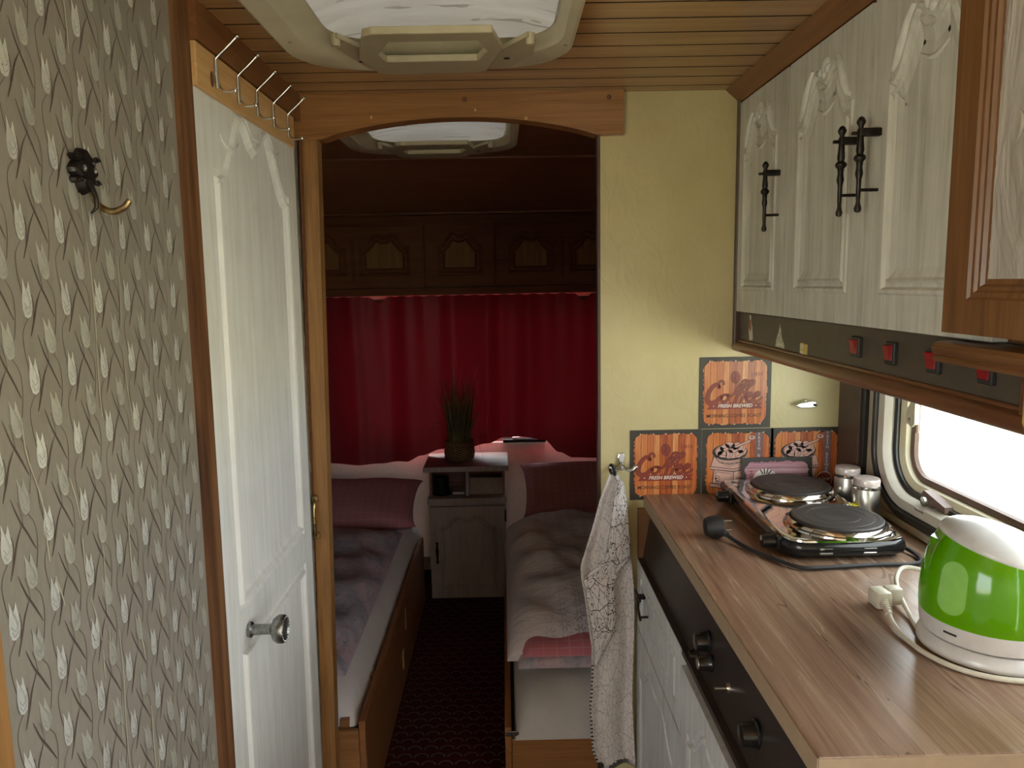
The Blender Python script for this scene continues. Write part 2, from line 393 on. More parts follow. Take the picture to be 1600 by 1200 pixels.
def mk_curtain():
    M = Mat('wine_red_curtain', .5, 0, .3, (.30, .008, .022)); x, y, z = M.xyz()
    n = M.noise((700, 700, 700), 2); M.color(M.ramp(n, [(.3, (.17, .011, .019)), (.7, (.23, .014, .026))]))
    t = M.nt.nodes.new('ShaderNodeBsdfTranslucent'); t.inputs[0].default_value = (.40, .006, .018, 1)
    mx = M.nt.nodes.new('ShaderNodeMixShader'); mx.inputs[0].default_value = .016
    M.nt.links.new(M.b.outputs[0], mx.inputs[1]); M.nt.links.new(t.outputs[0], mx.inputs[2]); M.nt.links.new(mx.outputs[0], M.out.inputs[0])
    return M.m
m['curtain'] = mk_curtain()
def mk_fabric(name, c, weave=1, kind='Position'):
    M = Mat(name, .85, 0, .2); n = M.noise((300, 300, 300), 2); b = M.noise((14, 14, 14), 3)
    M.color(M.ramp(n * .5 + b * .5, [(.3, tuple(q * .88 for q in c)), (.7, c)])); M.bump(b * .7 + n * .3, .35, .006); M.b.inputs['Sheen Weight'].default_value = .15; return M.m
m['sheet'] = mk_fabric('white_sheet', (.82, .79, .81))
m['sheetg'] = mk_fabric('pale_grey_sheet', (.60, .59, .585))
m['tag'] = m['sheet']
def mk_pillow():
    M = Mat('dusty_pink_pillowcase', .85, 0, .2); x, y, z = M.xyz('Object')
    gx = ((x * 28).fract() - .5).abs().lt(.06); gz = ((z * 34).fract() - .5).abs().lt(.06); n = M.noise((30, 30, 30), 3)
    g = gx.mx(gz) * n * .45
    M.color(M.mix(g, (.43, .185, .215), (.62, .40, .40))); M.bump(M.noise((11, 11, 11), 3), .5, .01); return M.m
m['pillow'] = mk_pillow()
def flowers(M, x, y, s, petals=8.0):
    cx = (x / s).fract() - .5; cy = (y / s + (x / s).floor().mod(2.0) * .5).fract() - .5
    r = (cx * cx + cy * cy).sqrt(); a = cy.atan2(cx); pet = (a * (petals / 2)).sin().abs()
    return (r / .44).lt(pet) * r.gt(.10)
def mk_duvet(name, base, motif, x0, x1, y0, y1):
    M = Mat(name, .85, 0, .2); x, y, z = M.xyz()
    f = flowers(M, x, y, .047); f2 = flowers(M, x + .02, y + .013, .024, 6.0); n = M.noise((9, 9, 9), 3)
    fade = ((x - x0) / (x1 - x0)).mn(1.0).mx(0.0); fy = ((y * -1.0 + y1) / (y1 - y0)).mn(1.0).mx(0.0)
    k = (f * .8).mx(f2 * (fade * .55)) * (fade * .9 + .12) * (fy * .6 + .4)
    k = k * (n.gt(.36) * .8 + .2) * fade.gt(.02)
    M.color(M.mix(k, base, motif)); w = M.noise((9, 30, 14), 3, .5, .6); M.bump(w, .5, .012); return M.m
m['duvet_r'] = mk_duvet('pale_floral_duvet', (.62, .58, .63), (.12, .125, .15), .08, .24, 1.98, 2.35)
def mk_duvet_l():
    M = Mat('lilac_duvet', .85, 0, .2); n = M.noise((5, 3, 5), 4, .6, 1.2); x, y, z = M.xyz()
    f = flowers(M, x, y, .05); sp = M.noise((60, 60, 60), 3)
    c = M.ramp(n, [(.30, (.60, .36, .44)), (.45, (.56, .47, .54)), (.55, (.36, .37, .44)), (.66, (.58, .53, .58))])
    c = M.mix(sp.gt(.58) * .35, c, (.20, .21, .27)); c = M.mix(f * .25, c, (.70, .45, .52))
    M.color(c); M.bump(M.noise((13, 13, 13), 3, .5, .8), .6, .012); return M.m
m['duvet_l'] = mk_duvet_l()
def mk_pinkcheck():
    M = Mat('pink_duvet_lining', .85, 0, .2); x, y, z = M.xyz(); n = M.noise((20, 20, 20), 3)
    g = ((x * 26).fract() - .5).abs().lt(.05).mx(((z * 40 + y * 26).fract() - .5).abs().lt(.06))
    M.color(M.mix(g * n * .55, (.56, .19, .235), (.66, .52, .54))); return M.m
m['pinkcheck'] = mk_pinkcheck()
def mk_basket():
    M = Mat('woven_seagrass', .8, 0, .2); x, y, z = M.xyz('Object'); a = y.atan2(x)
    w = ((a * 16).sin() * (z * 520).sin()); n = M.noise((80, 80, 200), 3)
    M.color(M.ramp(w * .25 + n * .6 + .2, [(.3, (.10, .055, .025)), (.7, (.30, .19, .095))])); M.bump(w, 1, .003); return M.m
m['basket'] = mk_basket()
m['leaf'] = plain('dry_green_blade', (.085, .085, .028), .5, nz=.5, nscale=20)
m['leaf2'] = plain('straw_blade', (.21, .15, .055), .6, nz=.3, nscale=20)
def mk_glass(name, tint=(1, 1, 1), refl=.35):
    M = bpy.data.materials.new(name); M.use_nodes = True; nt = M.node_tree; nt.nodes.clear()
    o = nt.nodes.new('ShaderNodeOutputMaterial'); t = nt.nodes.new('ShaderNodeBsdfTransparent'); g = nt.nodes.new('ShaderNodeBsdfGlossy')
    t.inputs[0].default_value = (*tint, 1); g.inputs['Roughness'].default_value = .03
    fr = nt.nodes.new('ShaderNodeFresnel'); fr.inputs[0].default_value = 1.45; mx = nt.nodes.new('ShaderNodeMixShader')
    mu = nt.nodes.new('ShaderNodeMath'); mu.operation = 'MULTIPLY'; mu.inputs[1].default_value = refl; nt.links.new(fr.outputs[0], mu.inputs[0])
    nt.links.new(mu.outputs[0], mx.inputs[0]); nt.links.new(t.outputs[0], mx.inputs[1]); nt.links.new(g.outputs[0], mx.inputs[2]); nt.links.new(mx.outputs[0], o.inputs[0])
    return M
m['glass'] = mk_glass('window_acrylic', (.97, .98, .96)); m['jarlid'] = plain('clear_jar_lid', (.62, .52, .47), .12, nz=.15, nscale=120, coat=.5)
def mk_frost():
    M = Mat('frosted_hatch_acrylic', .3, 0, .5)
    n = M.noise((4, 16, 4), 4, .6, .8); d = M.noise((6, 40, 6), 3, .6, .5, off=(2, 3, 1))
    c = M.mix(d.gt(.62) * .6, M.ramp(n, [(.3, (.50, .48, .44)), (.7, (.66, .65, .61))]), (.16, .14, .12)); M.color(c)
    t = M.nt.nodes.new('ShaderNodeBsdfTranslucent'); M.nt.links.new(c, t.inputs[0])
    mx = M.nt.nodes.new('ShaderNodeMixShader'); mx.inputs[0].default_value = HATCH_T
    M.nt.links.new(M.b.outputs[0], mx.inputs[1]); M.nt.links.new(t.outputs[0], mx.inputs[2]); M.nt.links.new(mx.outputs[0], M.out.inputs[0])
    return M.m
HATCH_T = .012
m['frost'] = mk_frost()
def mk_kettle():
    M = Mat('green_kettle_plastic', .12, 0, .5, (.12, .36, .0)); M.coat(.5, .05)
    z = M.xyz()[2]; n = M.noise((4, 4, 4), 2); M.color(M.ramp(n, [(.3, (.115, .33, .0)), (.7, (.14, .38, .0))]))
    M.b.inputs['Subsurface Weight'].default_value = 0
    t = M.nt.nodes.new('ShaderNodeBsdfTranslucent'); t.inputs[0].default_value = (.30, .70, .0, 1)
    mx = M.nt.nodes.new('ShaderNodeMixShader'); mx.inputs[0].default_value = .35
    M.nt.links.new(M.b.outputs[0], mx.inputs[1]); M.nt.links.new(t.outputs[0], mx.inputs[2]); M.nt.links.new(mx.outputs[0], M.out.inputs[0])
    return M.m
m['kgreen'] = mk_kettle()
m['kwindow'] = plain('pale_green_level_window', (.25, .55, .10), .2, coat=.5)
m['klogo'] = plain('grey_logo_print', (.16, .22, .10), .4)
def mk_towel(name, ink):
    M = Mat(name, .85, 0, .15)
    uv = M.nt.nodes.new('ShaderNodeTexCoord').outputs['UV']; sp = M.nt.nodes.new('ShaderNodeSeparateXYZ'); M.nt.links.new(uv, sp.inputs[0])
    x, y = V(M.nt, sp.outputs[0]), V(M.nt, sp.outputs[1])
    def vor(s, feat):
        mp = M.nt.nodes.new('ShaderNodeMapping'); M.nt.links.new(uv, mp.inputs[0]); mp.inputs['Scale'].default_value = (s, s, s)
        n = M.nt.nodes.new('ShaderNodeTexVoronoi'); n.feature = feat; n.voronoi_dimensions = '2D'; n.inputs['Scale'].default_value = 1; M.nt.links.new(mp.outputs[0], n.inputs['Vector']); return n
    ve = V(M.nt, vor(23, 'DISTANCE_TO_EDGE').outputs['Distance']); v2 = V(M.nt, vor(15, 'DISTANCE_TO_EDGE').outputs['Distance'])
    f = vor(13, 'F1'); fd = V(M.nt, f.outputs['Distance'])
    pn = M.nt.nodes.new('ShaderNodeVectorMath'); pn.operation = 'SUBTRACT'; mp_ = [n for n in M.nt.nodes if n.type == 'MAPPING'][-1]
    M.nt.links.new(mp_.outputs[0], pn.inputs[0]); M.nt.links.new(f.outputs['Position'], pn.inputs[1]); sq = M.nt.nodes.new('ShaderNodeSeparateXYZ'); M.nt.links.new(pn.outputs[0], sq.inputs[0])
    an = V(M.nt, sq.outputs[1]).atan2(V(M.nt, sq.outputs[0])); pet = (an * 4.0).sin().abs() * .26 + .10
    ring = (fd - pet).abs().lt(.020).mx(fd.lt(.05)).mx((an * 3.5).sin().abs().lt(.05) * fd.lt(.42) * fd.gt(.30)); dots = V(M.nt, vor(46, 'F1').outputs['Distance']).lt(.10)
    lines = ve.lt(.022).mx(v2.lt(.013)).mx(ring).mx(dots)
    M.color(M.mix(lines, (.72, .68, .66), ink)); return M.m
m['towel_front'] = mk_towel('line_print_cotton', (.02, .018, .02)); m['towel_back'] = mk_towel('faded_reverse_cotton', (.40, .37, .36))
def mk_tilewood(name, cols, axis='X'):
    M = Mat(name, .3, 0, .5); x, y, z = M.xyz('Object'); u = x if axis == 'X' else z
    pl = (u * 62).floor(); fr = (u * 62).fract(); g = fr.lt(.09)
    r = ((pl * 12.9898).sin() * 43758.5453).fract()
    sc = (150, 1, 9) if axis == 'X' else (9, 1, 150)
    n = M.noise(sc, 4, .65, .8, kind='Object'); k = n * .75 + r * .3
    c = M.ramp(k, [(.28, cols[0]), (.45, cols[1]), (.60, cols[2]), (.78, cols[3])]); c = M.mix(g * .75, c, tuple(q * .25 for q in cols[0])); M.color(c); M.coat(.2, .15); return M.m
m['tilewood'] = mk_tilewood('orange_plank_print', ((.30, .055, .016), (.52, .125, .028), (.66, .21, .055), (.76, .36, .13)))
m['tilepink'] = mk_tilewood('faded_pink_plank_print', ((.30, .10, .13), (.50, .24, .28), (.60, .36, .40), (.70, .52, .54)), 'Z')
m['tilebase'] = plain('dark_olive_tile_border', (.042, .036, .027), .4)
m['ink_brown'] = plain('dark_red_brown_ink', (.27, .045, .028), .35)
m['ink_outline'] = plain('dark_outline_ink', (.055, .012, .010), .4)
m['ink_black'] = plain('black_ink', (.02, .014, .012), .4)
m['ink_white'] = plain('white_ink', (.80, .70, .62), .4)
m['ink_pink'] = plain('blush_ink', (.70, .42, .34), .4)
m['ink_mauve'] = plain('mauve_ribbon_ink', (.20, .12, .13), .4)
m['nail'] = plain('nail_head_ink', (.66, .42, .34), .4)
m['sticker_w'] = plain('white_sticker', (.60, .56, .50), .4); m['sticker_s'] = plain('silver_sticker', (.42, .44, .38), .3, .6, nz=.4, nscale=160)
m['sticker_y'] = plain('yellow_sticker', (.62, .47, .10), .4, nz=.3, nscale=200); m['sticker_r'] = plain('rust_sticker', (.32, .10, .05), .4)
m['yellowtag'] = plain('yellow_warning_sticker', (.75, .66, .02), .4)
def mk_emboss():
    M = Mat('embossed_pale_wallpaper', .32, 0, .5, (.50, .46, .42)); a = M.noise((16, 16, 5), 3, .5, 1.5)
    M.color(M.ramp(a, [(.3, (.42, .385, .345)), (.7, (.55, .51, .47))])); M.bump(a, .9, .012); return M.m
m['emboss'] = mk_emboss()
def mk_grass():
    M = Mat('meadow_grass', .9, 0, .1); n = M.noise((3, 3, 3), 5); M.color(M.ramp(n, [(.3, (.24, .245, .17)), (.55, (.36, .355, .28)), (.75, (.47, .455, .39))])); return M.m
m['grass'] = mk_grass()
# ------------------------------------------------------------------ shell of the caravan
ZF, ZC = -.09, 1.91
XL, XR, YF, YB, YP = -1.2, .875, -2.2, 3.85, 1.865
def LW(z, off=0): return -.5 - .0115 * (1.8 - z) + off        # the closet front leans a little
o = MB().box(-60, 60, -60, 60, -.62, -.60).build('ground', m['grass']); struct(o, 'bright meadow grass outside the kitchen window', 'ground')
o = MB().box(XL, XR, YF, YB, ZF - .05, ZF).build('floor', m['carpet']); struct(o, 'dark red carpet with small rows of rings between the beds', 'floor')
# right wall with the kitchen window and the entrance opening
def on_x(X): return lambda u, v, w: (X + w, u, v)
def on_y(Y): return lambda u, v, w: (u, Y + w, v)
WIN = (.46, 1.67, .955, 1.43)
mb = MB(); mb.prism([(YF, ZF), (YB, ZF), (YB, ZC + .06), (YF, ZC + .06)], on_x(XR), 0, .03,
    [rrect(*WIN, .11), [(-1.18, ZF + .05), (-.52, ZF + .05), (-.52, 1.80), (-1.18, 1.80)], rrect(-2.08, -1.36, .82, 1.58, .1)])
struct(mb.build('wall_right', m['rwall']), 'cream lined side wall behind the worktop', 'wall')
mb = MB(); mb.prism([(YF, ZF), (YB, ZF), (YB, ZC + .06), (YF, ZC + .06)], on_x(XL - .03), 0, .03, [rrect(-1.75, -.25, .82, 1.58, .1)])
struct(mb.build('wall_left', m['shell']), 'outer side wall behind the closet', 'wall')
mb = MB(); mb.prism([(XL, ZF), (XR, ZF), (XR, ZC + .06), (XL, ZC + .06)], on_y(YF - .03), 0, .03)
struct(mb.build('wall_front', m['shell']), 'front wall behind the viewer', 'wall')
mb = MB(); mb.prism([(XL, ZF), (XR, ZF), (XR, ZC + .06), (XL, ZC + .06)], on_y(YB), 0, .03, [rrect(-.85, .55, .66, 1.36, .1)])
struct(mb.build('wall_rear', m['pinkwall']), 'rear wall around the curtained window', 'wall')
o = MB().hexa([(XL, 3.55, .10), (XR, 3.55, .10), (XR, YB - .001, .10), (XL, YB - .001, .10)], [(XL, 3.79, .625), (XR, 3.79, .625), (XR, YB - .001, .625), (XL, YB - .001, .625)]).build('wall_rear_lower', m['pinkwall'])
struct(o, 'pale pinkish sloping wall below the red curtain', 'wall')
# yellow partition and hidden partition behind the closet
o = MB().box(.243, XR, YP, YP + .03, ZF, ZC).build('wall_partition', m['yellow']); struct(o, 'glossy cream yellow painted partition wall beside the bed room opening', 'wall')
o = MB().box(.236, .243, YP - .002, YP + .033, ZF, 1.81).build('trim_1', m['lbrown']); struct(o, 'thin dark brown edging on the yellow partition', 'trim')
o = MB().box(XL, -.53, YP + .01, YP + .03, ZF, ZC).build('wall_closet_rear', m['shell']); struct(o, 'closet side facing the left bed', 'wall')

# ceiling: grooved planks across the caravan, with an opening for each roof hatch
H1 = (-.305, .103, .865, 1.400); HD = (-.085, .96); H2 = (H1[0] + HD[0], H1[1] + HD[0], 1.013 + HD[1], H1[3] + HD[1])
def rc(x0, x1, y0, y1): return [(x0, y0), (x1, y0), (x1, y1), (x0, y1)]
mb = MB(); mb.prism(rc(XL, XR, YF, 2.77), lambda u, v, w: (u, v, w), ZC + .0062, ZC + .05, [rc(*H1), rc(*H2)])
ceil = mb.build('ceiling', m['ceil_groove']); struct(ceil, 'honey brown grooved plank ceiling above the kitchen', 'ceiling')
pitch = .0756; y0 = 1.287 - 47 * pitch; k = 0
planks = {}
while y0 < YP:
    ya, yb = max(y0, YF) + .0027, min(y0 + pitch, YP) - .0027
    if yb - ya > .01:
        spans = [(XL, XR)] if (yb < H1[2] - .03 or ya > H1[3] + .03) else [(XL, H1[0] - .01), (H1[1] + .01, XR)]
        for xa, xb in spans:
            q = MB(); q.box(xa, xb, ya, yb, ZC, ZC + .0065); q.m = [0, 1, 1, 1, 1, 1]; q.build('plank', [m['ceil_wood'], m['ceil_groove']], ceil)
    y0 += pitch
# bed room ceiling: flat boards, then one slope down to the overhead cabinets
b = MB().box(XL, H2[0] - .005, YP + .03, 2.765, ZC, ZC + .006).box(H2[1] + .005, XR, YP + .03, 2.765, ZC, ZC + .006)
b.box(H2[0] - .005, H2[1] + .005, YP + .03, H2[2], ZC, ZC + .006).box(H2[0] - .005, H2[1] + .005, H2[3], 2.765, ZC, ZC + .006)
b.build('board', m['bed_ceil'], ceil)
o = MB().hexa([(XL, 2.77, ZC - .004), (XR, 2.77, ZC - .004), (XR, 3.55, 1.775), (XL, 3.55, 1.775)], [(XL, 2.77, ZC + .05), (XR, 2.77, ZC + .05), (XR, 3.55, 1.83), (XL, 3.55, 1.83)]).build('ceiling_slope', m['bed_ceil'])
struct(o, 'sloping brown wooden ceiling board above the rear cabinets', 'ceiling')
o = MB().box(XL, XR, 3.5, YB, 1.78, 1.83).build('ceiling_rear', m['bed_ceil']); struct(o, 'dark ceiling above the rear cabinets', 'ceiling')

# ------------------------------------------------------------------ papered closet front
wp = MB().hexa([(LW(ZF), .69, ZF), (LW(ZF), 1.875, ZF), (LW(ZF) - .03, 1.875, ZF), (LW(ZF) - .03, .69, ZF)],
               [(LW(ZC), .69, ZC), (LW(ZC), 1.875, ZC), (LW(ZC) - .03, 1.875, ZC), (LW(ZC) - .03, .69, ZC)]).build('wall_closet', m['paper'])
struct(wp, 'taupe wallpaper with silvery tulips on the closet front', 'wall')
o = MB().box(XL, -.53, .69, .71, ZF, ZC).build('wall_closet_side', m['paper']); struct(o, 'taupe papered side of the closet', 'wall')
def lean_bar(name, mat, ya, yb, za, zb, off0, off1, label):
    mb = MB().hexa([(LW(za, off0), ya, za), (LW(za, off1), ya, za), (LW(za, off1), yb, za), (LW(za, off0), yb, za)],
                   [(LW(zb, off0), ya, zb), (LW(zb, off1), ya, zb), (LW(zb, off1), yb, zb), (LW(zb, off0), yb, zb)])
    return struct(mb.build(name, mat), label, 'trim')
lean_bar('trim_2', m['post'], .655, .690, ZF, ZC, -.03, .006, 'wooden corner strip at the near end of the wallpaper')
lean_bar('trim_3', m['dark_frame'], 1.186, 1.240, ZF, ZC, 0, .008, 'worn dark brown door frame post beside the wallpaper')
lean_bar('trim_4', m['cove'], 1.24, 1.85, 1.848, ZC, 0, .020, 'brown batten under the ceiling above the white door')
def on_lw(off): return lambda u, v, w=0: (LW(v, off + w), u, v)
# printed tulips: two interlocked lattices
def tulip(mb, ln, y, z, s, tilt):
    k = s
    body = [(0, -.021), (.0055, -.019), (.0085, -.011), (.0085, -.001), (.0065, .008), (.0058, .013), (.0046, .0185), (.0022, .012), (0, .009), (-.0018, .013), (-.0052, .0222), (-.0052, .013), (-.0066, .006), (-.0078, -.002), (-.0076, -.011), (-.005, -.0185)]
    c, sn = math.cos(tilt), math.sin(tilt)
    P = [(y + (u * c - v * sn) * k, z + (u * sn + v * c) * k) for u, v in body]
    a, bb, q = (random.gauss(0, .02) for _ in range(3))
    f = lambda u, v, w=0: (LW(v, .0006) + max(-.0004, (u - y) * a + (v - z) * bb), u, v)
    mb.sheet(P, f)
    g = on_lw(.0016)
    for dv in (-.014, -.008):
        ln.stroke([(y + (uu * c - vv * sn) * k, z + (uu * sn + vv * c) * k) for uu, vv in [(-.0055, dv + .004), (-.001, dv - .003), (.004, dv), (.0065, dv + .006)]], .0007, g)
    ln.stroke([(y + (uu * c - vv * sn) * k, z + (uu * sn + vv * c) * k) for uu, vv in [(-.0016, .010), (.0022, .002), (.004, -.006)]], .0007, g)
ta, tb, st, ln = MB(), MB(), MB(), MB(); g = on_lw(.0004)
DY, DZ = .0693, .0815; ya0, za0 = .787, 1.448
def stems(y, z):
    sp = lambda pts: [(p[0], p[1]) for p in spline([(a, b, 0) for a, b in pts], 5)]
    a = sp([(y, z - .021), (y - .011, z - .036), (y - .010, z - .060), (y - .002, z - .092)]); st.stroke(a, [.0007 + .0007 * i / len(a) for i in range(len(a))], g)
    a = sp([(y + .026, z + .010), (y + .017, z - .004), (y + .010, z - .022), (y + .002, z - .040)]); st.stroke(a, [.0008 + .0022 * math.sin(PI * i / len(a)) for i in range(len(a))], g)
    a = sp([(y + .008, z - .024), (y + .011, z - .008), (y + .009, z + .004)]); st.stroke(a, .0011, g)
def stems_b(y, z):
    sp = lambda pts: [(p[0], p[1]) for p in spline([(a, b, 0) for a, b in pts], 5)]
    a = sp([(y + .004, z - .020), (y + .014, z - .034), (y + .016, z - .056), (y + .011, z - .082)]); st.stroke(a, [.0007 + .0006 * i / len(a) for i in range(len(a))], g)
    a = sp([(y - .020, z + .002), (y - .010, z - .022), (y + .002, z - .042), (y + .013, z - .062)]); st.stroke(a, [.0008 + .0020 * math.sin(PI * i / len(a)) for i in range(len(a))], g)
    a = sp([(y - .004, z - .006 - .026), (y - .006, z - .018), (y - .010, z - .004)]); st.stroke(a, .0008, g)
for i in range(-2, 17):
    for j in range(-17, 7):
        y, z = ya0 + i * DY, za0 + j * DZ
        def free(y): return (.705 < y < 1.175) or (1.842 < y < 1.862)
        if ZF + .03 < z < 1.885:
            if free(y): tulip(ta, ln, y, z, 1.0, 0)
            if free(y - .012) and free(y + .02): stems(y, z)
            if free(y + .033): tulip(tb, ln, y + .033, z - .041, 1.0, .16)
            if free(y + .015) and free(y + .05): stems_b(y + .033, z - .041)
for q, n, mt in ((st, 'stem_print', 'stem'), (ta, 'tulip_print', 'tulip_a'), (tb, 'tulip_print', 'tulip_b'), (ln, 'outline_print', 'line')):
    q.build(n, m[mt], wp, recalc=False)['kind'] = 'stuff'
# long peeled creases in the paper
cr = MB()
for (y, z, L, w) in ((.90, 1.80, .62, .0022), (.965, 1.73, .50, .0016), (.835, 1.24, .33, .002), (.95, 1.16, .62, .0026), (.885, 1.14, .46, .0018), (.905, 1.02, .60, .002), (1.02, 1.02, .36, .0014), (1.08, .92, .30, .0018), (.76, 1.32, .26, .002), (.98, .80, .24, .002), (1.12, .86, .32, .0014)):
    n = 26; ph = random.random() * 6; pts = [(y + .045 * (i / n) * (1 if ph > 2 else .4) + .004 * math.sin(ph + i * .5), z - L * i / n) for i in range(n + 1)]
    for a in range(0, n - 4, 6):
        seg = pts[a:a + random.randint(4, 7)]; cr.stroke(seg, [w * (.35 + .65 * math.sin(PI * (i + .5) / len(seg))) for i in range(len(seg))], on_lw(.0011))
cr.build('crease', m['crease'], wp, recalc=False)['kind'] = 'stuff'

# white panelled closet door
DY0, DY1, DZ0, DZ1 = 1.242, 1.818, -.06, 1.846
fd = lambda u, v, w: (LW(DZ0 + v, w), DY0 + u, DZ0 + v)
Wd, Hd = DY1 - DY0, DZ1 - DZ0
o1 = arch_outline(.066, Wd - .062, .91, Hd - .055, .13, .35); o2 = [(.066, .14), (Wd - .062, .14), (Wd - .062, .838), (.066, .838)]
door = paneled(Wd, Hd, .007, [o1, o2], fd, [(0, 0), (.004, -.005), (.012, -.005), (.016, .003), (.022, .004), (.027, -.002), (.034, -.006), (.042, -.006)]).build('door_1', m['white_door'])
struct(door, 'white painted closet door with two moulded panels', 'door')
q = MB()
for cy, cz, r, a0, a1 in ((1.395, 1.735, .050, 200, 340), (1.535, 1.765, .030, 190, 370), (1.655, 1.765, .045, 200, 330)):
    q.tube([(LW(cz, .007), cy + r * math.cos(math.radians(a0 + (a1 - a0) * i / 12)), cz + r * .6 * math.sin(math.radians(a0 + (a1 - a0) * i / 12))) for i in range(13)], [.001 + .004 * math.sin(PI * i / 12) for i in range(13)], 6)
q.build('carving', m['white_door'], door, 50)
# knob
kx = LW(.803, .007); q = MB().lathe([(.014, 0), (.015, .006), (.0105, .010), (.010, .042), (.013, .046), (.022, .050), (.027, .058), (.027, .068), (.024, .072), (.021, .069), (.012, .071), (0, .073)], 24, (kx, 1.345, .803), 'X')
kn = q.build('knob', m['pewter'], door, 40); kn['label'] = 'round pewter knob with beaded rim'
q = MB()
for i in range(22): a = 2 * PI * i / 22; q.lathe([(0, -.0014), (.0014, 0), (0, .0014)], 5, (kx + .0715, 1.345 + .0225 * math.cos(a), .803 + .0225 * math.sin(a)), 'X')
q.build('bead_ring', m['chrome'], kn, 60)

# ------------------------------------------------------------------ arched opening to the bed room
fb = lambda u, v, w: (u, w, v)
arch = [(.232 - (.665) * i / 20, 1.806 + .046 * (1 - (2 * i / 20 - 1) ** 2) ** .9) for i in range(21)]
beam = MB(); beam.prism([(.297, 1.806)] + arch + [(-.505, 1.806), (-.505, ZC), (.297, ZC)], fb, YP - .022, YP + .03)
bm_o = struct(beam.build('trim_5', m['beam']), 'arched oak header beam over the bed room opening', 'trim')
for x in (-.085, .262):
    MB().lathe([(0, -.002), (.005, -.0018), (.0062, 0), (.0062, .004)], 12, (x, YP - .022, 1.893), 'Y').build('screw_plug', m['dark_frame'], bm_o, 40)
for x, z, r in ((-.06, 1.868, .003), (.062, 1.847, .0045), (-.31, 1.855, .0035)):
    MB().lathe([(0, -.0012), (r, -.0005), (r * .9, .003)], 7, (x, YP - .022, z), 'Y').build('chipped_spot', m['pine'], bm_o)
def px(z): return -.491 - .0234 * (1.805 - z)
z0, z1 = ZF, 1.806
def post_bar(a, b, ya, yb): return MB().hexa([(px(z0) + a, ya, z0), (px(z0) + b, ya, z0), (px(z0) + b, yb, z0), (px(z0) + a, yb, z0)], [(px(z1) + a, ya, z1), (px(z1) + b, ya, z1), (px(z1) + b, yb, z1), (px(z1) + a, yb, z1)])
post = struct(post_bar(.010, .046, YP - .012, YP + .03).build('trim_6', m['post']), 'oak door post with a small brass pull handle', 'trim')
post_bar(-.001, .0095, YP - .004, YP + .03).build('rebate_strip', m['cove'], post)
hx = px(.86) + .014; q = MB()
q.tube(spline([(hx, YP - .012, .815), (hx, YP - .026, .822), (hx, YP - .032, .845), (hx, YP - .032, .878), (hx, YP - .026, .902), (hx, YP - .012, .908)], 6), [.0045] * 31, 10)
for z in (.812, .911): q.lathe([(.0, -.005), (.008, -.004), (.010, 0), (.010, .003)], 12, (hx, YP - .014, z), 'Y')
for z in (.850, .858, .866): q.lathe([(.0045, -.002), (.0062, 0), (.0045, .002)], 10, (hx, YP - .032, z))
q.build('pull_handle', m['brass'], post, 40)['label'] = 'aged brass pull handle'
# ------------------------------------------------------------------ kitchen window
win = bpy.data.objects.new('window_1', None); COL.objects.link(win); struct(win, 'rounded caravan window over the worktop with bright grass outside', 'window')
def ring(ins, X, r=.13): return [(X, u, v) for u, v in rrect(WIN[0] - .02 + ins, WIN[1] + .02 - ins, WIN[2] - .02 + ins, WIN[3] + .02 - ins, max(r - ins, .02), 10)]
MB().loft([ring(-.012, .8745), ring(-.012, .866), ring(-.006, .861), ring(.004, .862), ring(.008, .868), ring(.008, .8745)]).build('rubber_seal', m['rubber'], win, 50)
MB().loft([ring(.008, .870), ring(.012, .866), ring(.030, .870), ring(.038, .882), ring(.038, .900)]).build('frame', m['alu'], win, 40)
MB().loft([ring(.037, .890), ring(.042, .888), ring(.047, .892), ring(.047, .905)]).build('inner_seal', m['rubber'], win, 50)
MB().loft([ring(.046, .900), ring(.050, .898), ring(.063, .905), ring(.066, .925)]).build('inner_frame', m['cream'], win, 40)
MB().loft([ring(.064, .918), ring(.067, .915), ring(.078, .917), ring(.080, .926)]).build('sash', m['brownf'], win, 40)
q = MB(); q.prism([(u, v) for X, u, v in ring(.062, 0)], on_x(.926), 0, .003); q.build('pane', m['glass'], win)
# stay on the side and a latch on the lower sash
q = MB(); q.prism([(1.595, 1.205), (1.582, 1.205), (1.580, 1.130), (1.592, 1.122), (1.610, 1.127), (1.617, 1.142), (1.612, 1.160), (1.600, 1.176)], on_x(.896), 0, .010)
s1 = q.build('stay', m['ivory'], win); MB().lathe([(0, -.003), (.004, -.002), (.004, .002)], 10, (.896, 1.600, 1.138), 'X').build('rivet', m['cream_d'], s1, 40)
MB().tube([(.905, 1.586, 1.11), (.905, 1.586, 1.30)], .005, 8).build('stay_arm', m['brownf'], win, 40)
q = MB(); q.prism([(1.512, .968), (1.514, .994), (1.505, 1.003), (1.49, 1.000), (1.43, .988), (1.428, .976), (1.47, .978), (1.485, .962)], on_x(.882), 0, .02)
lt = q.build('latch', m['brownf'], win); q = MB().lathe([(0, -.006), (.009, -.005), (.010, 0), (.010, .006)], 12, (.880, 1.497, .982), 'X'); q.bbox(.868, .886, 1.478, 1.516, .958, .966, .002)
q.build('latch_knob', m['steel'], lt, 40)
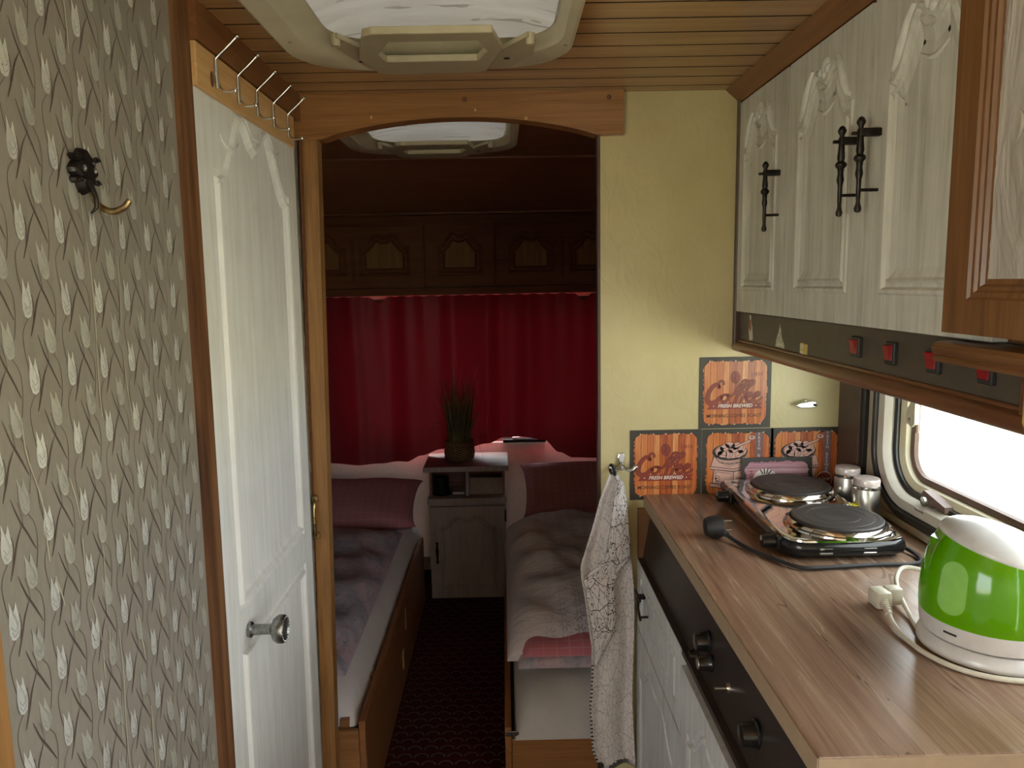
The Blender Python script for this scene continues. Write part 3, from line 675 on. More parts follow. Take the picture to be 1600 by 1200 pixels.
# wall lining pieces between the worktop and the seal, brown corner pillar
def sbox(n, mt, lab, *b, r=.003): return struct(MB().bbox(*b, r).build(n, m[mt]), lab, 'trim')
sbox('trim_7', 'lbrown', 'dark brown corner pillar between the coffee tiles and the window', .856, .8745, 1.752, 1.862, .902, 1.272)
o = sbox('trim_8', 'rubber', 'narrow black joint strip beside the brown pillar', .862, .8745, 1.738, 1.7515, .902, 1.272, r=.002)
for k_, (a, b_) in enumerate(((1.44, 1.737), (.80, 1.438))):
    sbox('trim_%d' % (9 + k_), 'rwall', 'cream wall strip between worktop and window, ' + ('far piece beside the hot plate' if not k_ else 'near piece behind the kettle'), .866, .8745, a, b_, .902, .9195, r=.002)

# ------------------------------------------------------------------ roof hatches
def make_hatch(label, yn=.80):
    t = thing('roof_hatch', label, 'roof hatch')
    def L(x0, x1, y0, y1, r, z): return [(u, v, z) for u, v in rrect(x0, x1, y0, y1, r, 9)]
    MB().loft([L(-.395, .138, yn, 1.548, .125, 1.909), L(-.392, .135, yn + .003, 1.545, .122, 1.884), L(-.385, .128, yn + .01, 1.538, .12, 1.879), L(-.345, .113, yn + .04, 1.452, .11, 1.878), L(-.335, .108, yn + .05, 1.440, .10, 1.884),
               L(-.312, .105, yn + .06, 1.418, .09, 1.888), L(-.302, .100, yn + .07, 1.402, .085, 1.896), L(-.30, .098, yn + .075, 1.396, .085, 1.93)]).build('frame', m['cream'], t, 30)
    zz = 1.897
    MB().loft([L(-.302, .100, yn + .07, 1.400, .085, zz + .012), L(-.296, .094, yn + .08, 1.393, .08, zz - .006), L(-.26, .06, yn + .12, 1.35, .07, zz + .004), L(-.20, 0, yn + .17, 1.30, .05, zz + .010)], cap1=True).build('glazing', m['frost'], t, 60)
    f = lambda u, v, w: (u, v, 1.868 + w + (v - 1.25) * .015)
    out = [(-.206, 1.252), (-.010, 1.252), (.006, 1.35), (-.004, 1.392), (-.022, 1.478), (-.036, 1.492), (-.20, 1.502), (-.232, 1.490), (-.252, 1.40), (-.246, 1.366), (-.222, 1.262)]
    hole = [(-.184, 1.298), (-.036, 1.296), (-.022, 1.355), (-.040, 1.410), (-.205, 1.412), (-.212, 1.368)]
    q = MB(); q.prism(out, f, -.013, 0, [hole]); h = q.build('handle', m['cream_d'], t)
    bv = h.modifiers.new('soft_edges', 'BEVEL'); bv.width = .003; bv.segments = 2; bv.limit_method = 'ANGLE'
    for poly, kx_, ky, hx_, hy in (([(-.287, 1.325), (-.272, 1.309), (-.236, 1.385), (-.225, 1.43), (-.222, 1.498), (-.250, 1.497), (-.292, 1.35)], -.277, 1.320, -.256, 1.446),
                                 ([(.064, 1.335), (.049, 1.317), (-.002, 1.40), (-.020, 1.45), (-.030, 1.500), (.020, 1.502), (.062, 1.42)], .054, 1.328, .014, 1.440)):
        q = MB(); q.prism(poly, lambda u, v, w: (u, v, 1.874 + w), -.005, .003); a = q.build('arm', m['cream_d'], t)
        MB().lathe([(0, -.016), (.007, -.015), (.008, -.012), (.008, .004)], 14, (kx_, ky, 1.873)).build('pivot_knob', m['cream_d'], a, 40)
        MB().lathe([(0, -.0006), (.0058, -.0005), (.0058, .001)], 14, (hx_, hy, 1.8688)).build('hole', m['hole'], a, 40)
    for x, y in ((-.365, 1.36), (.120, 1.40), (-.366, 1.12)): MB().lathe([(0, -.002), (.004, -.001), (.004, .002)], 8, (x, y, 1.8785)).build('screw', m['cream_d'], t, 40)
    return t
hatch = make_hatch('large cream roof hatch with frosted pane in the plank ceiling')
h2 = make_hatch('smaller looking roof hatch seen through the arch above the beds', .945); h2.location = (HD[0], HD[1], 0)
for t in (hatch, h2): t['group'] = 'roof hatches'
for dx, dy in ((0, 0), HD): portal('daylight_portal', (-.10 + dx, 1.14 + dy, 1.97), (0, 0, 0), .42, .44)

# ------------------------------------------------------------------ overhead kitchen cabinet
uc = thing('overhead_cabinet', 'whitewashed overhead kitchen cabinet with three arched doors above the worktop', 'cabinet')
MB().box(.602, .872, .93, 1.862, 1.372, 1.88).build('body', m['fascia'], uc)
MB().box(.592, .872, .80, 1.862, 1.276, 1.300).build('underside', m['fascia'], uc)
MB().bbox(.590, .606, .80, 1.845, 1.296, 1.373, .002).build('fascia', m['fascia'], uc)
MB().tube([(.588, .80, 1.286), (.588, 1.858, 1.286)], .0135, 12).build('bottom_rail', m['railw'], uc, 50)
MB().tube([(.589, .80, 1.3005), (.589, 1.850, 1.3005)], .004, 8).build('bead', m['railw'], uc, 50)
MB().bbox(.577, .600, 1.845, 1.863, 1.276, 1.905, .003).build('side_stile', m['lbrown'], uc)
q = MB().hexa([(.583, .75, 1.879), (.583, 1.862, 1.879), (.60, 1.862, 1.879), (.60, .75, 1.879)], [(.548, .75, 1.9085), (.548, 1.862, 1.9085), (.60, 1.862, 1.9085), (.60, .75, 1.9085)])
q.build('cove_board', m['cove'], uc)
def iron_handle(parent, y, zc, X):
    """turned wrought iron bar handle standing off the door"""
    q = MB(); pr = [(0, -.0705), (.0035, -.069), (.0045, -.064), (.003, -.058), (.0024, -.054), (.0030, -.04), (.0030, -.02), (.0048, -.012), (.0036, -.002), (.0042, .006), (.0072, .010), (.0072, .014), (.0040, .018), (.0050, .024), (.0040, .036), (.0036, .046), (.0030, .054), (.0030, .059), (.0050, .063), (.0056, .066), (.003, .072), (0, .074)]
    q.lathe([(r * 1.25, h) for r, h in pr], 10, (X - .030, y, zc)); q.bbox(X - .034, X + .0005, y - .006, y + .006, zc + .044, zc + .056, .002); q.bbox(X - .044, X - .03, y - .003, y + .003, zc + .046, zc + .051, .001)
    q.tube([(X - .030, y, zc - .036), (X + .0005, y, zc - .036)], .0026, 8)
    return q.build('handle', m['iron'], parent, 45)
def swag(mb, fn, W_, H_, o, T):
    """raised carving that follows the arch of a door panel, with a boss in the middle"""
    n = len(o); top = o[2:]
    for sgn in (0, 1):
        pts = top[2:11] if not sgn else top[-11:-2]
        mb.tube([fn(u, v + .010, T + .001) for u, v in pts], [.002 + .007 * math.sin(PI * (i + .6) / (len(pts) + .2)) for i in range(len(pts))], 8)
    u, v = top[len(top) // 2]
    for du, dv, r in ((0, .020, .017), (-.013, .012, .010), (.013, .012, .010), (0, .004, .009)):
        c = fn(u + du, v + dv, T); mb.lathe([(r, -.002), (r * .85, .004), (r * .45, .0065), (0, .0072)], 12, c, 'Xn')
XD = .600
for ya, yb, hy, hz, rise in ((1.544, 1.862, 1.577, 1.622, .075), (1.203, 1.534, 1.226, 1.622, .085), (.870, 1.193, 1.162, 1.623, .085)):
    f = lambda u, v, w, yb=yb: (XD - w, yb - u, 1.374 + v)
    Wd, Hd = yb - ya, .500
    ol = arch_outline(.050, Wd - .050, .052, Hd - .045, rise, .26)
    d = paneled(Wd, Hd, .019, [ol], f, [(0, 0), (.003, .003), (.008, .003), (.012, -.003), (.017, -.004), (.022, .002), (.026, -.001), (.040, -.0045), (.046, -.0045)]).build('door', m['white_cab'], uc)
    q = MB(); swag(q, f, Wd, Hd, ol, .019); q.build('carving', m['white_orn'], d, 60)
    q = MB().tube([f(Wd / 2 - .035 + .07 * i / 10, Hd - .115 - .013 * math.sin(PI * i / 10), .016) for i in range(11)], [.0012 + .003 * math.sin(PI * i / 10) for i in range(11)], 6); q.build('carved_smile', m['white_orn'], d, 60)
    iron_handle(d, hy, hz, XD - .019)
for y in (1.219, 1.108, .995, .884):
    sw = MB().bbox(.583, .591, y - .0135, y + .0135, 1.321, 1.355, .002).build('switch', m['swbase'], uc)
    MB().hexa([(.5835, y - .009, 1.327), (.5835, y + .009, 1.327), (.5835, y + .009, 1.351), (.5835, y - .009, 1.351)], [(.5805, y - .008, 1.328), (.5805, y + .008, 1.328), (.576, y + .008, 1.350), (.576, y - .008, 1.350)]).build('rocker', m['red'], sw)
    sw['label'] = 'red rocker switch'
setbase(uc, (.74, 1.4, 1.276))
# souvenir stickers
fs = lambda u, v, w: (.5898 - w, u, v)
t = thing('sticker', 'white and rust figure sticker at the far end of the dark fascia', 'sticker', 'fascia stickers')
q = MB(); q.prism([(1.768, 1.368), (1.758, 1.367), (1.755, 1.352), (1.747, 1.340), (1.742, 1.310), (1.765, 1.306), (1.772, 1.330), (1.768, 1.345)], fs, 0, .0006); q.build('backing', m['sticker_w'], t)
q = MB(); q.prism([(1.766, 1.358), (1.757, 1.356), (1.752, 1.340), (1.758, 1.328), (1.768, 1.334), (1.770, 1.348)], fs, .0007, .0009); q.build('print', m['sticker_r'], t)
t = thing('sticker', 'silvery pointed sticker between the figure sticker and the yellow one', 'sticker', 'fascia stickers')
q = MB(); q.prism([(1.571, 1.357), (1.563, 1.345), (1.558, 1.328), (1.545, 1.318), (1.543, 1.306), (1.595, 1.307), (1.590, 1.322), (1.578, 1.340)], fs, 0, .0006); q.build('backing', m['sticker_s'], t)
q = MB(); q.prism([(1.585, 1.316), (1.552, 1.316), (1.552, 1.310), (1.588, 1.310)], fs, .0007, .0009); q.build('print', m['sticker_w'], t)
t = thing('sticker', 'small yellow and white two part sticker nearest the switches', 'sticker', 'fascia stickers')
q = MB(); q.prism(rrect(1.437, 1.460, 1.302, 1.326, .005, 3), fs, 0, .0008); q.prism(rrect(1.424, 1.4365, 1.301, 1.325, .004, 3), fs, 0, .0008); q.build('backing', m['sticker_y'], t)
q = MB(); q.prism(rrect(1.441, 1.457, 1.315, 1.323, .002, 2), fs, .0009, .0011); q.prism(rrect(1.441, 1.457, 1.304, 1.311, .002, 2), fs, .0009, .0011); q.build('print', m['sticker_w'], t)

# wood framed cabinet door with embossed wallpaper, nearest on the right
wc = thing('framed_cabinet', 'walnut framed cabinet with embossed pale wallpaper panel at the right edge', 'cabinet')
f = lambda u, v, w: (.580 - w, .930 - u, 1.383 + v)
Wd, Hd = .47, .520
fr = paneled(Wd, Hd, .025, [[(.046, .042), (Wd - .05, .042), (Wd - .05, Hd - .04), (.046, Hd - .04)]], f, [(0, 0), (.003, -.003), (.008, -.003), (.011, -.006), (.015, -.006), (.018, -.010), (.024, -.011)]).build('door_frame', m['cabwood'], wc)
q = MB(); nu = 30
q.prism([(.068 + .0012 * random.random(), .066 + (Hd - .13) * i / 60) for i in range(61)] + [(Wd - .074, Hd - .064), (Wd - .074, .066)], f, .0125, .0150); q.build('wallpaper_panel', m['emboss'], wc)
lf = MB()
for i in range(26):
    u, v = .085 + .30 * random.random(), .09 + .36 * random.random(); L = .03 + .05 * random.random(); tl = random.uniform(-.7, .3)
    lf.tube([f(u + tl * L * t_ + .01 * math.sin(3 * t_), v + L * t_, .0150) for t_ in [j / 8 for j in range(9)]], [.0004 + .0028 * math.sin(PI * j / 8) for j in range(9)], 6, flat=.5)
lf.build('embossed_leaf', m['emboss'], wc, 60)['kind'] = 'stuff'
MB().box(.603, .872, .46, .927, 1.302, 1.90).build('body', m['cabwood'], wc)
q = MB(); pr = [(.600, 1.344), (.556, 1.344), (.553, 1.349), (.556, 1.353), (.552, 1.357), (.552, 1.364), (.556, 1.369), (.562, 1.371), (.600, 1.371)]
q.prism(pr, lambda u, v, w: (u, w, v), .46, .944); q.build('ledge', m['cabwoodY'], wc, 30)
MB().bbox(.580, .60, .802, .816, 1.276, 1.343, .002).build('end_cap', m['railw'], wc)
q = MB(); q.prism([(.600, 1.343), (.574, 1.343), (.574, 1.290), (.580, 1.277), (.600, 1.274)], lambda u, v, w: (u, w, v), .60, .800); q.build('corner_block', m['lightwood'], wc)
setbase(wc, (.73, .7, 1.276))

# ------------------------------------------------------------------ worktop and base unit
wt = thing('worktop', 'brown oak look kitchen worktop below the window', 'worktop')
MB().bbox(.356, .872, .787, 1.862, .868, .90, .0015).build('board', m['worktop'], wt)
MB().box(.3545, .3565, .787, 1.862, .8685, .8985).build('edge_band', m['laminate_edge'], wt)
MB().box(.356, .872, .7855, .7875, .8685, .8985).build('end_band', m['laminate_edge'], wt)
bc = thing('base_cabinet', 'kitchen base cabinet with whitewashed fronts and dark control panel', 'cabinet')
MB().box(.376, .872, .80, 1.861, ZF, .735).build('body', m['panel'], bc)
MB().hexa([(.350, .80, .735), (.350, 1.845, .735), (.40, 1.845, .735), (.40, .80, .735)], [(.372, .80, .867), (.372, 1.845, .867), (.40, 1.845, .867), (.40, .80, .867)]).build('control_panel', m['panel'], bc)
MB().tube([(.366, .80, .864), (.366, 1.845, .864)], .004, 8).build('panel_rail', m['panel'], bc, 50)
MB().box(.337, .400, .80, 1.845, .722, .7345).build('dark_ledge', m['panel'], bc)  # dark brown ledge strip at the top of the fronts
MB().bbox(.338, .40, 1.846, 1.862, .70, .866, .002).build('end_board', m['cabwood'], bc)
def front(ya, yb, za, zb, pts, T=.020, mt='white_base', arch=0):
    f = lambda u, v, w: (.356 - w, yb - u, za + v)
    ol = arch_outline(pts, yb - ya - pts, pts, zb - za - pts * .8, arch, .25) if arch else [(pts, pts * .8), (yb - ya - pts, pts * .8), (yb - ya - pts, zb - za - pts * .8), (pts, zb - za - pts * .8)]
    return paneled(yb - ya, zb - za, T, [ol], f)
d1 = front(1.365, 1.845, .552, .733, .045).build('drawer_front', m['white_base'], bc)
q = MB(); q.bbox(.318, .337, 1.735, 1.747, .668, .680, .002); q.bbox(.316, .322, 1.71, 1.78, .672, .679, .002); q.tube([(.318, 1.735, .675), (.314, 1.72, .655), (.318, 1.70, .630)], [.005, .004, .003], 8); q.tube([(.318, 1.705, .637), (.337, 1.705, .637)], .003, 8)
q.build('handle', m['iron'], d1, 40)
front(1.365, 1.855, -.04, .547, .05, arch=.06).build('door', m['white_base'], bc)
front(.93, 1.360, -.04, .700, .05, arch=.07).build('door', m['white_base'], bc)
front(.80, .926, -.04, .700, .035).build('door', m['white_base'], bc)
def pknob(y, z, X, r, nm='control_knob'):
    k = MB().lathe([(r, 0), (r * 1.02, .004), (r * .9, .006), (r * .8, .022), (r * .74, .026), (0, .027)], 20, (X, y, z), 'Xn').build(nm, m['blackp'], bc, 40)
    return k
pknob(1.262, .800, .362, .020); pknob(.999, .790, .361, .021)
k = pknob(1.225, .778, .358, .015); MB().lathe([(0, .0285), (.009, .028), (.010, .0265)], 16, (.358, 1.225, .778), 'Xn').build('dial_face', m['steel'], k, 40)
MB().tube([(.360, 1.132, .785), (.335, 1.132, .785)], [.003, .0025], 8).lathe([(0, .006), (.008, .004), (.009, 0)], 14, (.360, 1.132, .785), 'Xn').build('toggle_switch', m['steel'], bc, 40)
q = MB().tube([(.352, 1.325, .752), (.340, 1.318, .750), (.338, 1.300, .752), (.350, 1.292, .756)], .003, 8); q.build('wire_loop', m['panel'], bc, 50)
setbase(bc, (.6, 1.33, ZF)); setbase(wt, (.6, 1.33, .868))
# ------------------------------------------------------------------ hooks on the left
rail = thing('hook_rail', 'pine board with five chrome wire coat hooks across the top of the white door', 'coat rack')
def lb(ya, yb, za, zb, o0, o1): return MB().hexa([(LW(za, o0), ya, za), (LW(za, o1), ya, za), (LW(za, o1), yb, za), (LW(za, o0), yb, za)], [(LW(zb, o0), ya, zb), (LW(zb, o1), ya, zb), (LW(zb, o1), yb, zb), (LW(zb, o0), yb, zb)])
bd = lb(1.236, 1.790, 1.777, 1.846, .0085, .0175).build('board', m['pine'], rail); bv = bd.modifiers.new('soft_edges', 'BEVEL'); bv.width = .0015; bv.segments = 2
q = MB(); q.prism([(1.297 + .007 * math.cos(a), 1.802 + .013 * math.sin(a)) for a in [2 * PI * i / 14 for i in range(14)]], on_lw(.018), 0, .0004); q.build('knot', m['knot'], bd)
for i in range(5):
    y = 1.310 + i * .1045; X = LW(1.83, .0175); q = MB()
    up_ = spline([(X + .003, y, 1.790), (X + .003, y, 1.812), (X + .003, y, 1.834), (X + .006, y, 1.841), (X + .024, y, 1.857), (X + .042, y, 1.874)], 5)
    q.tube(up_, .0025, 8); q.lathe([(0, -.0042), (.0034, -.0025), (.0042, 0), (.0034, .0025), (0, .0042)], 10, up_[-1])
    lo = spline([(X + .003, y + .004, 1.834), (X + .003, y + .004, 1.806), (X + .006, y + .004, 1.793), (X + .016, y + .003, 1.786), (X + .033, y + .002, 1.788)], 5)
    q.tube(lo, .0025, 8); q.lathe([(0, -.0045), (.0036, -.003), (.0042, 0), (.0036, .003), (0, .0045)], 10, lo[-1])
    q.lathe([(0, -.0022), (.004, -.0014), (.0045, .001)], 10, (X + .002, y - .001, 1.815), 'X'); q.build('wire_hook', m['chrome'], rail, 50)
setbase(rail, (LW(1.8), 1.56, 1.785))

# ornate black hook on the wallpaper
hk = thing('ornate_hook', 'ornate black cast hook with brass prong on the tulip wallpaper', 'hook')
hy, hz = .908, 1.595; f = lambda u, v, w: (LW(hz + v, .001 + w), hy + u * 1.1, hz + v * .54)
half = [(0, .052), (.006, .049), (.010, .040), (.014, .036), (.020, .036), (.023, .030), (.020, .024), (.016, .021), (.021, .014), (.025, .004), (.024, -.006), (.019, -.012), (.022, -.017), (.022, -.024), (.017, -.028), (.012, -.026), (.010, -.034), (.007, -.044), (0, -.050)]
ol = half + [(-u, v) for u, v in half[-2:0:-1]]
q = MB(); L = [ol, inset(ol, .001), inset(ol, .004), inset(ol, .007)]; q.loft([[f(u, v, w) for u, v in l] for l, w in zip(L, (0, .004, .009, .011))], cap0=True)
q.add([f(u, v, .011) for u, v in L[-1]], [tuple(t) for t in tessellate_polygon([[Vector((u, v, 0)) for u, v in L[-1]]])]); pl = q.build('plate', m['iron'], hk, 35)
for su in (-1, 1):
    for u0, v0, r in ((.018, .030, .006), (.017, -.021, .006)): MB().tube([f(su * (u0 + r * (1 - .07 * i) * math.cos(i * .7)), v0 + r * (1 - .07 * i) * math.sin(i * .7), .010) for i in range(12)], .0016, 6).build('scroll', m['iron'], pl, 60)
for u in (-.009, .012): MB().lathe([(.004, 0), (.004, .002), (0, .004)], 10, f(u, .006, .010), 'X').build('screw', m['pewter'], pl, 40)
X = LW(1.56, .008)
pr = spline([(X + .002, hy + .004, 1.574), (X + .009, hy + .004, 1.557), (X + .024, hy + .004, 1.549), (X + .039, hy + .004, 1.553), (X + .047, hy + .004, 1.562)], 6)
MB().tube(pr, [.0032 + .0010 * math.sin(PI * i / (len(pr) - 1)) for i in range(len(pr))], 10).build('prong', m['brass'], hk, 60)
MB().tube(spline([(X + .004, hy - .004, 1.583), (X + .012, hy - .006, 1.566), (X + .012, hy - .007, 1.553), (X + .006, hy - .008, 1.546)], 5), [.0042 - .0002 * i for i in range(16)], 8).build('leaf', m['iron'], hk, 60)
setbase(hk, (LW(hz), hy, 1.53))

# ------------------------------------------------------------------ coffee tile stickers
TS = .1865
def tile_base(name, label, mat_w, cut=-1):
    t = thing(name, label, 'tile sticker', 'coffee tile stickers'); h = TS / 2 - .0006
    MB().bbox(-h, h, -.0018, 0, max(-h, cut), h, .0004, 1).build('border', m['tilebase'], t)
    random.seed(len(label))
    base = rrect(-.083, .083, -.083, .083, .022, 5); dense = []
    for i in range(len(base)):
        a, b = base[i], base[(i + 1) % len(base)]; L = math.hypot(b[0] - a[0], b[1] - a[1]); n = max(1, int(L / .004))
        dense += [(a[0] + (b[0] - a[0]) * j / n, a[1] + (b[1] - a[1]) * j / n) for j in range(n)]
    rag = [(x * (1 + random.uniform(-.045, .015)), y * (1 + random.uniform(-.045, .015))) for x, y in dense]; rag = [(x, max(y, cut + .001)) for x, y in rag]
    MB().sheet([(x * 1.02, y * 1.02) for x, y in rag], lambda u, v, w: (u, -.0020, v)).build('burnt_edge', m['ink_black'], t, recalc=False)
    MB().sheet(rag, lambda u, v, w: (u, -.0022, v)).build('plank_print', m[mat_w], t, recalc=False)
    return t
def L_(z): return lambda u, v, w=0: (u, -.0024 - z * .0002, v)
def sp2(pts, k=6): return [(p[0], p[1]) for p in spline([(a, b, 0) for a, b in pts], k)]
def nails(t, rows):
    q = MB()
    for v in rows:
        for i in range(5): q.sheet([(-.066 + .033 * i + .0022 * math.cos(a), v + .0022 * math.sin(a)) for a in [2 * PI * j / 8 for j in range(8)]], L_(0))
    q.build('nail_print', m['nail'], t, recalc=False)['kind'] = 'stuff'
def text(t, name, body, size, u, v, mat, lay, shear=0, bold=0, rot=0, spacing=1, sx=1):
    c, s = math.cos(rot), math.sin(rot)
    vs, fs_ = text_mesh(body, size, lambda a, b: (u + a * sx * c - b * s, -.0024 - lay * .0002, v + a * sx * s + b * c), shear, bold, spacing=spacing)
    q = MB(); q.add(vs, fs_); q.build(name, m[mat], t, recalc=False)
def script_coffee(t):
    """hand lettered 'Coffee' in brush script, written from strokes"""
    big = [sp2([(-.030, .020), (-.031, .029), (-.038, .031), (-.043, .024), (-.040, .014), (-.050, .022), (-.062, .012), (-.071, -.006), (-.071, -.020), (-.062, -.026), (-.050, -.022), (-.040, -.013), (-.034, -.007)])]
    sm = [sp2([(-.022, -.004), (-.031, -.006), (-.036, -.015), (-.031, -.023), (-.022, -.020), (-.017, -.011), (-.021, -.005), (-.012, -.008), (-.006, -.006)]),
          sp2([(-.006, -.006), (.006, .012), (.020, .030), (.029, .031), (.028, .025), (.016, .014), (.004, -.014), (-.008, -.034), (-.016, -.036)]),
          sp2([(.010, -.006), (.022, .010), (.036, .028), (.047, .030), (.047, .024), (.034, .014), (.021, -.012), (.012, -.030), (.006, -.032)]),
          sp2([(.000, -.001), (.014, .001), (.030, .001)]),
          sp2([(.026, -.014), (.038, -.010), (.043, -.004), (.036, -.001), (.029, -.010), (.030, -.021), (.040, -.022), (.048, -.014)]),
          sp2([(.048, -.014), (.058, -.009), (.063, -.003), (.056, .000), (.049, -.010), (.050, -.021), (.060, -.021), (.071, -.012)])]
    for lay, extra, mt in ((1, .0022, 'ink_outline'), (2, 0, 'ink_brown')):
        q = MB()
        for st_ in big: n = len(st_); q.stroke(st_, [.0042 + extra + .0058 * max(0, math.sin(PI * (i / n * 1.25 - .32))) for i in range(n)], L_(lay))
        for k_, st_ in enumerate(sm): n = len(st_); q.stroke(st_, [.0030 + extra + .0024 * math.sin(PI * i / n) for i in range(n)], L_(lay + .02 * k_))
        q.build('lettering', m[mt], t, recalc=False)
def bean(t, cu, cv, r):
    el = lambda k: [(cu + (r * k) * (.82 * math.cos(a) * .9 - .25 * math.sin(a)), cv + (r * k) * (math.sin(a) * .95 + .25 * math.cos(a))) for a in [2 * PI * i / 24 for i in range(24)]]
    MB().sheet(el(1.08), L_(1)).build('bean_outline', m['ink_outline'], t, recalc=False); MB().sheet(el(1), L_(2)).build('bean', m['ink_brown'], t, recalc=False)
    MB().stroke(sp2([(cu - r * .25, cv + r * .9), (cu + r * .1, cv + r * .3), (cu - r * .1, cv - r * .2), (cu + r * .25, cv - r * .85)]), .0014, L_(3)).build('bean_crease', m['ink_outline'], t, recalc=False)
def tile_coffee(label):
    t = tile_base('coffee_tile', label, 'tilewood'); nails(t, (.082, -.082))
    bean(t, .000, .040, .0148); script_coffee(t)
    rb = [(-.073, -.026), (.071, -.026), (.065, -.034), (.071, -.042), (-.073, -.042), (-.066, -.034)]
    MB().sheet(rb, L_(3)).build('ribbon', m['ink_brown'], t, recalc=False)
    text(t, 'lettering', 'FRESH BREWED', .0125, 0, -.034, 'ink_white', 4, .28, .00035, spacing=1.02)
    for u in (-.055, .054): MB().sheet([(u + .0016 * math.cos(a), -.034 + .0016 * math.sin(a)) for a in [2 * PI * j / 8 for j in range(8)]], L_(4)).build('ribbon_dot', m['ink_white'], t, recalc=False)
    text(t, 'lettering', 'MORNING COFFEE ROAST', .0130, -.002, -.060, 'ink_black', 1, 0, .00005, sx=.92); text(t, 'lettering', '1834', .0125, .056, .047, 'ink_brown', 1, 0, .0002, spacing=1.1)
    return t
def grinder(t):
    """coffee mill: bowl of beans, crank, box with drawer"""
    K = [(-.066, -.052), (-.010, -.062), (.030, -.052), (.030, -.058), (-.010, -.070), (-.068, -.059)]
    fill = MB(); ink = MB()
    polys = [[(-.064, -.050), (-.060, -.014), (-.010, -.020), (-.010, -.060)], [(-.010, -.060), (-.010, -.020), (.028, -.012), (.026, -.050)],
             [(-.070, -.006), (-.010, -.014), (.034, -.006), (.034, -.012), (-.010, -.021), (-.070, -.013)], [(-.062, .020), (-.070, -.006), (-.010, -.014), (.034, -.006), (.026, .020)],
             [(-.070, -.050), (-.010, -.059), (.032, -.050), (.032, -.058), (-.010, -.069), (-.070, -.060)],
             [(-.058, .018), (-.046, .004), (-.020, .000), (.008, .004), (.020, .018)]]
    for i, p in enumerate(polys): fill.sheet(p, L_(1 + .1 * i)); ink.stroke(p + [p[0], p[1]], .0017, L_(2 + .1 * i))
    oval = lambda cu, cv, a_, b_, r_=0, n=24: [(cu + a_ * math.cos(q) * math.cos(r_) - b_ * math.sin(q) * math.sin(r_), cv + a_ * math.cos(q) * math.sin(r_) + b_ * math.sin(q) * math.cos(r_)) for q in [2 * PI * i / n for i in range(n)]]
    blk = MB(); blk.sheet(oval(-.020, .032, .046, .022), L_(2.8)); blk.build('bowl_shadow', m['ink_black'], t, recalc=False)
    rng = random.Random(5); bw = MB(); bw.sheet(oval(-.018, .034, .041, .019), L_(3)); bl = MB()
    for cu, cv, r_ in ((-.047, .034, .9), (-.034, .044, .3), (-.020, .050, -.2), (-.004, .048, .4), (.010, .040, 1.1), (-.040, .026, -.3), (-.022, .026, 1.3), (.004, .026, .6), (-.012, .038, .2)):
        bw.sheet(oval(cu, cv, .0125, .0085, r_), L_(3.2)); bl.stroke(oval(cu, cv, .0125, .0085, r_) + oval(cu, cv, .0125, .0085, r_)[:2], .0010, L_(3.4)); bl.stroke([(cu - .011 * math.cos(r_), cv - .011 * math.sin(r_)), (cu + .002 * math.sin(r_), cv - .002), (cu + .011 * math.cos(r_), cv + .011 * math.sin(r_))], .0010, L_(3.5))
    bar = [(-.006, .042), (.030, .056), (.036, .064), (.033, .066), (.026, .061), (-.008, .048)]; bw.sheet(bar, L_(3.8)); bl.stroke(bar + bar[:2], .0012, L_(4))
    bw.sheet(oval(.036, .069, .010, .0062), L_(4.2)); bl.stroke(oval(.036, .069, .010, .0062) + oval(.036, .069, .010, .0062)[:2], .0012, L_(4.4)); bl.sheet(oval(.036, .0695, .003, .0018), L_(4.5))
    ink.stroke([(-.056, -.020), (-.016, -.026), (-.016, -.052), (-.056, -.046), (-.056, -.020)], .0012, L_(3)); ink.stroke(oval(-.052, -.038, .006, .0065) + oval(-.052, -.038, .006, .0065)[:2], .0014, L_(3)); ink.sheet(oval(-.053, -.038, .0022, .0024), L_(3))
    ink.stroke([(-.010, -.020), (-.010, -.060)], .0016, L_(3.2))
    for k_ in range(4): ink.stroke(sp2([(-.052 + .004 * k_, .014 - .004 * k_), (-.020, .009 - .005 * k_), (.012 - .004 * k_, .014 - .004 * k_)]), .0008, L_(3))
    fill.build('mill_print', m['ink_pink'], t, recalc=False); ink.build('mill_outline', m['ink_black'], t, recalc=False); bw.build('bean_print', m['ink_pink'], t, recalc=False); bl.build('bean_outline', m['ink_black'], t, recalc=False)
    text(t, 'lettering', '1865', .0140, .010, -.040, 'ink_black', 4)
def tile_mill(label):
    t = tile_base('mill_tile', label, 'tilewood'); nails(t, (.082, -.082)); grinder(t)
    MB().sheet([(.046, .083), (.064, .083), (.064, -.030), (.046, -.030)], L_(1)).build('ribbon', m['ink_mauve'], t, recalc=False)
    q = MB()
    for i, ch in enumerate('FRESH BREWED'):
        if ch != ' ':
            vs, fs_ = text_mesh(ch, .0105, lambda a, b, i=i: (.055 + a, -.0028, .077 - .0094 * i + b)); q.add(vs, fs_)
    q.build('lettering', m['ink_white'], t, recalc=False)
    q = MB(); d = [(.050 + .021 * math.cos(a), -.046 + .021 * math.sin(a)) for a in [2 * PI * j / 28 for j in range(28)]]
    q.sheet(d, L_(3)); q.build('badge_rim', m['ink_white'], t, recalc=False); MB().sheet([(.050 + (u - .050) * .92, -.046 + (v + .046) * .92) for u, v in d], L_(4)).build('badge', m['ink_brown'], t, recalc=False)
    text(t, 'lettering', 'New', .0165, .049, -.045, 'ink_white', 5, .3, .0003, rot=.12)
    q = MB(); q.sheet([(.069 + .010 * math.cos(a), -.058 + .010 * math.sin(a)) for a in [2 * PI * j / 16 for j in range(16)]], L_(2)); q.build('small_badge', m['ink_brown'], t, recalc=False)
    return t
yt = YP - .0004
t = tile_coffee('orange plank coffee tile on its own above the lower row of tiles'); t.location = (.5885, yt, 1.1645)
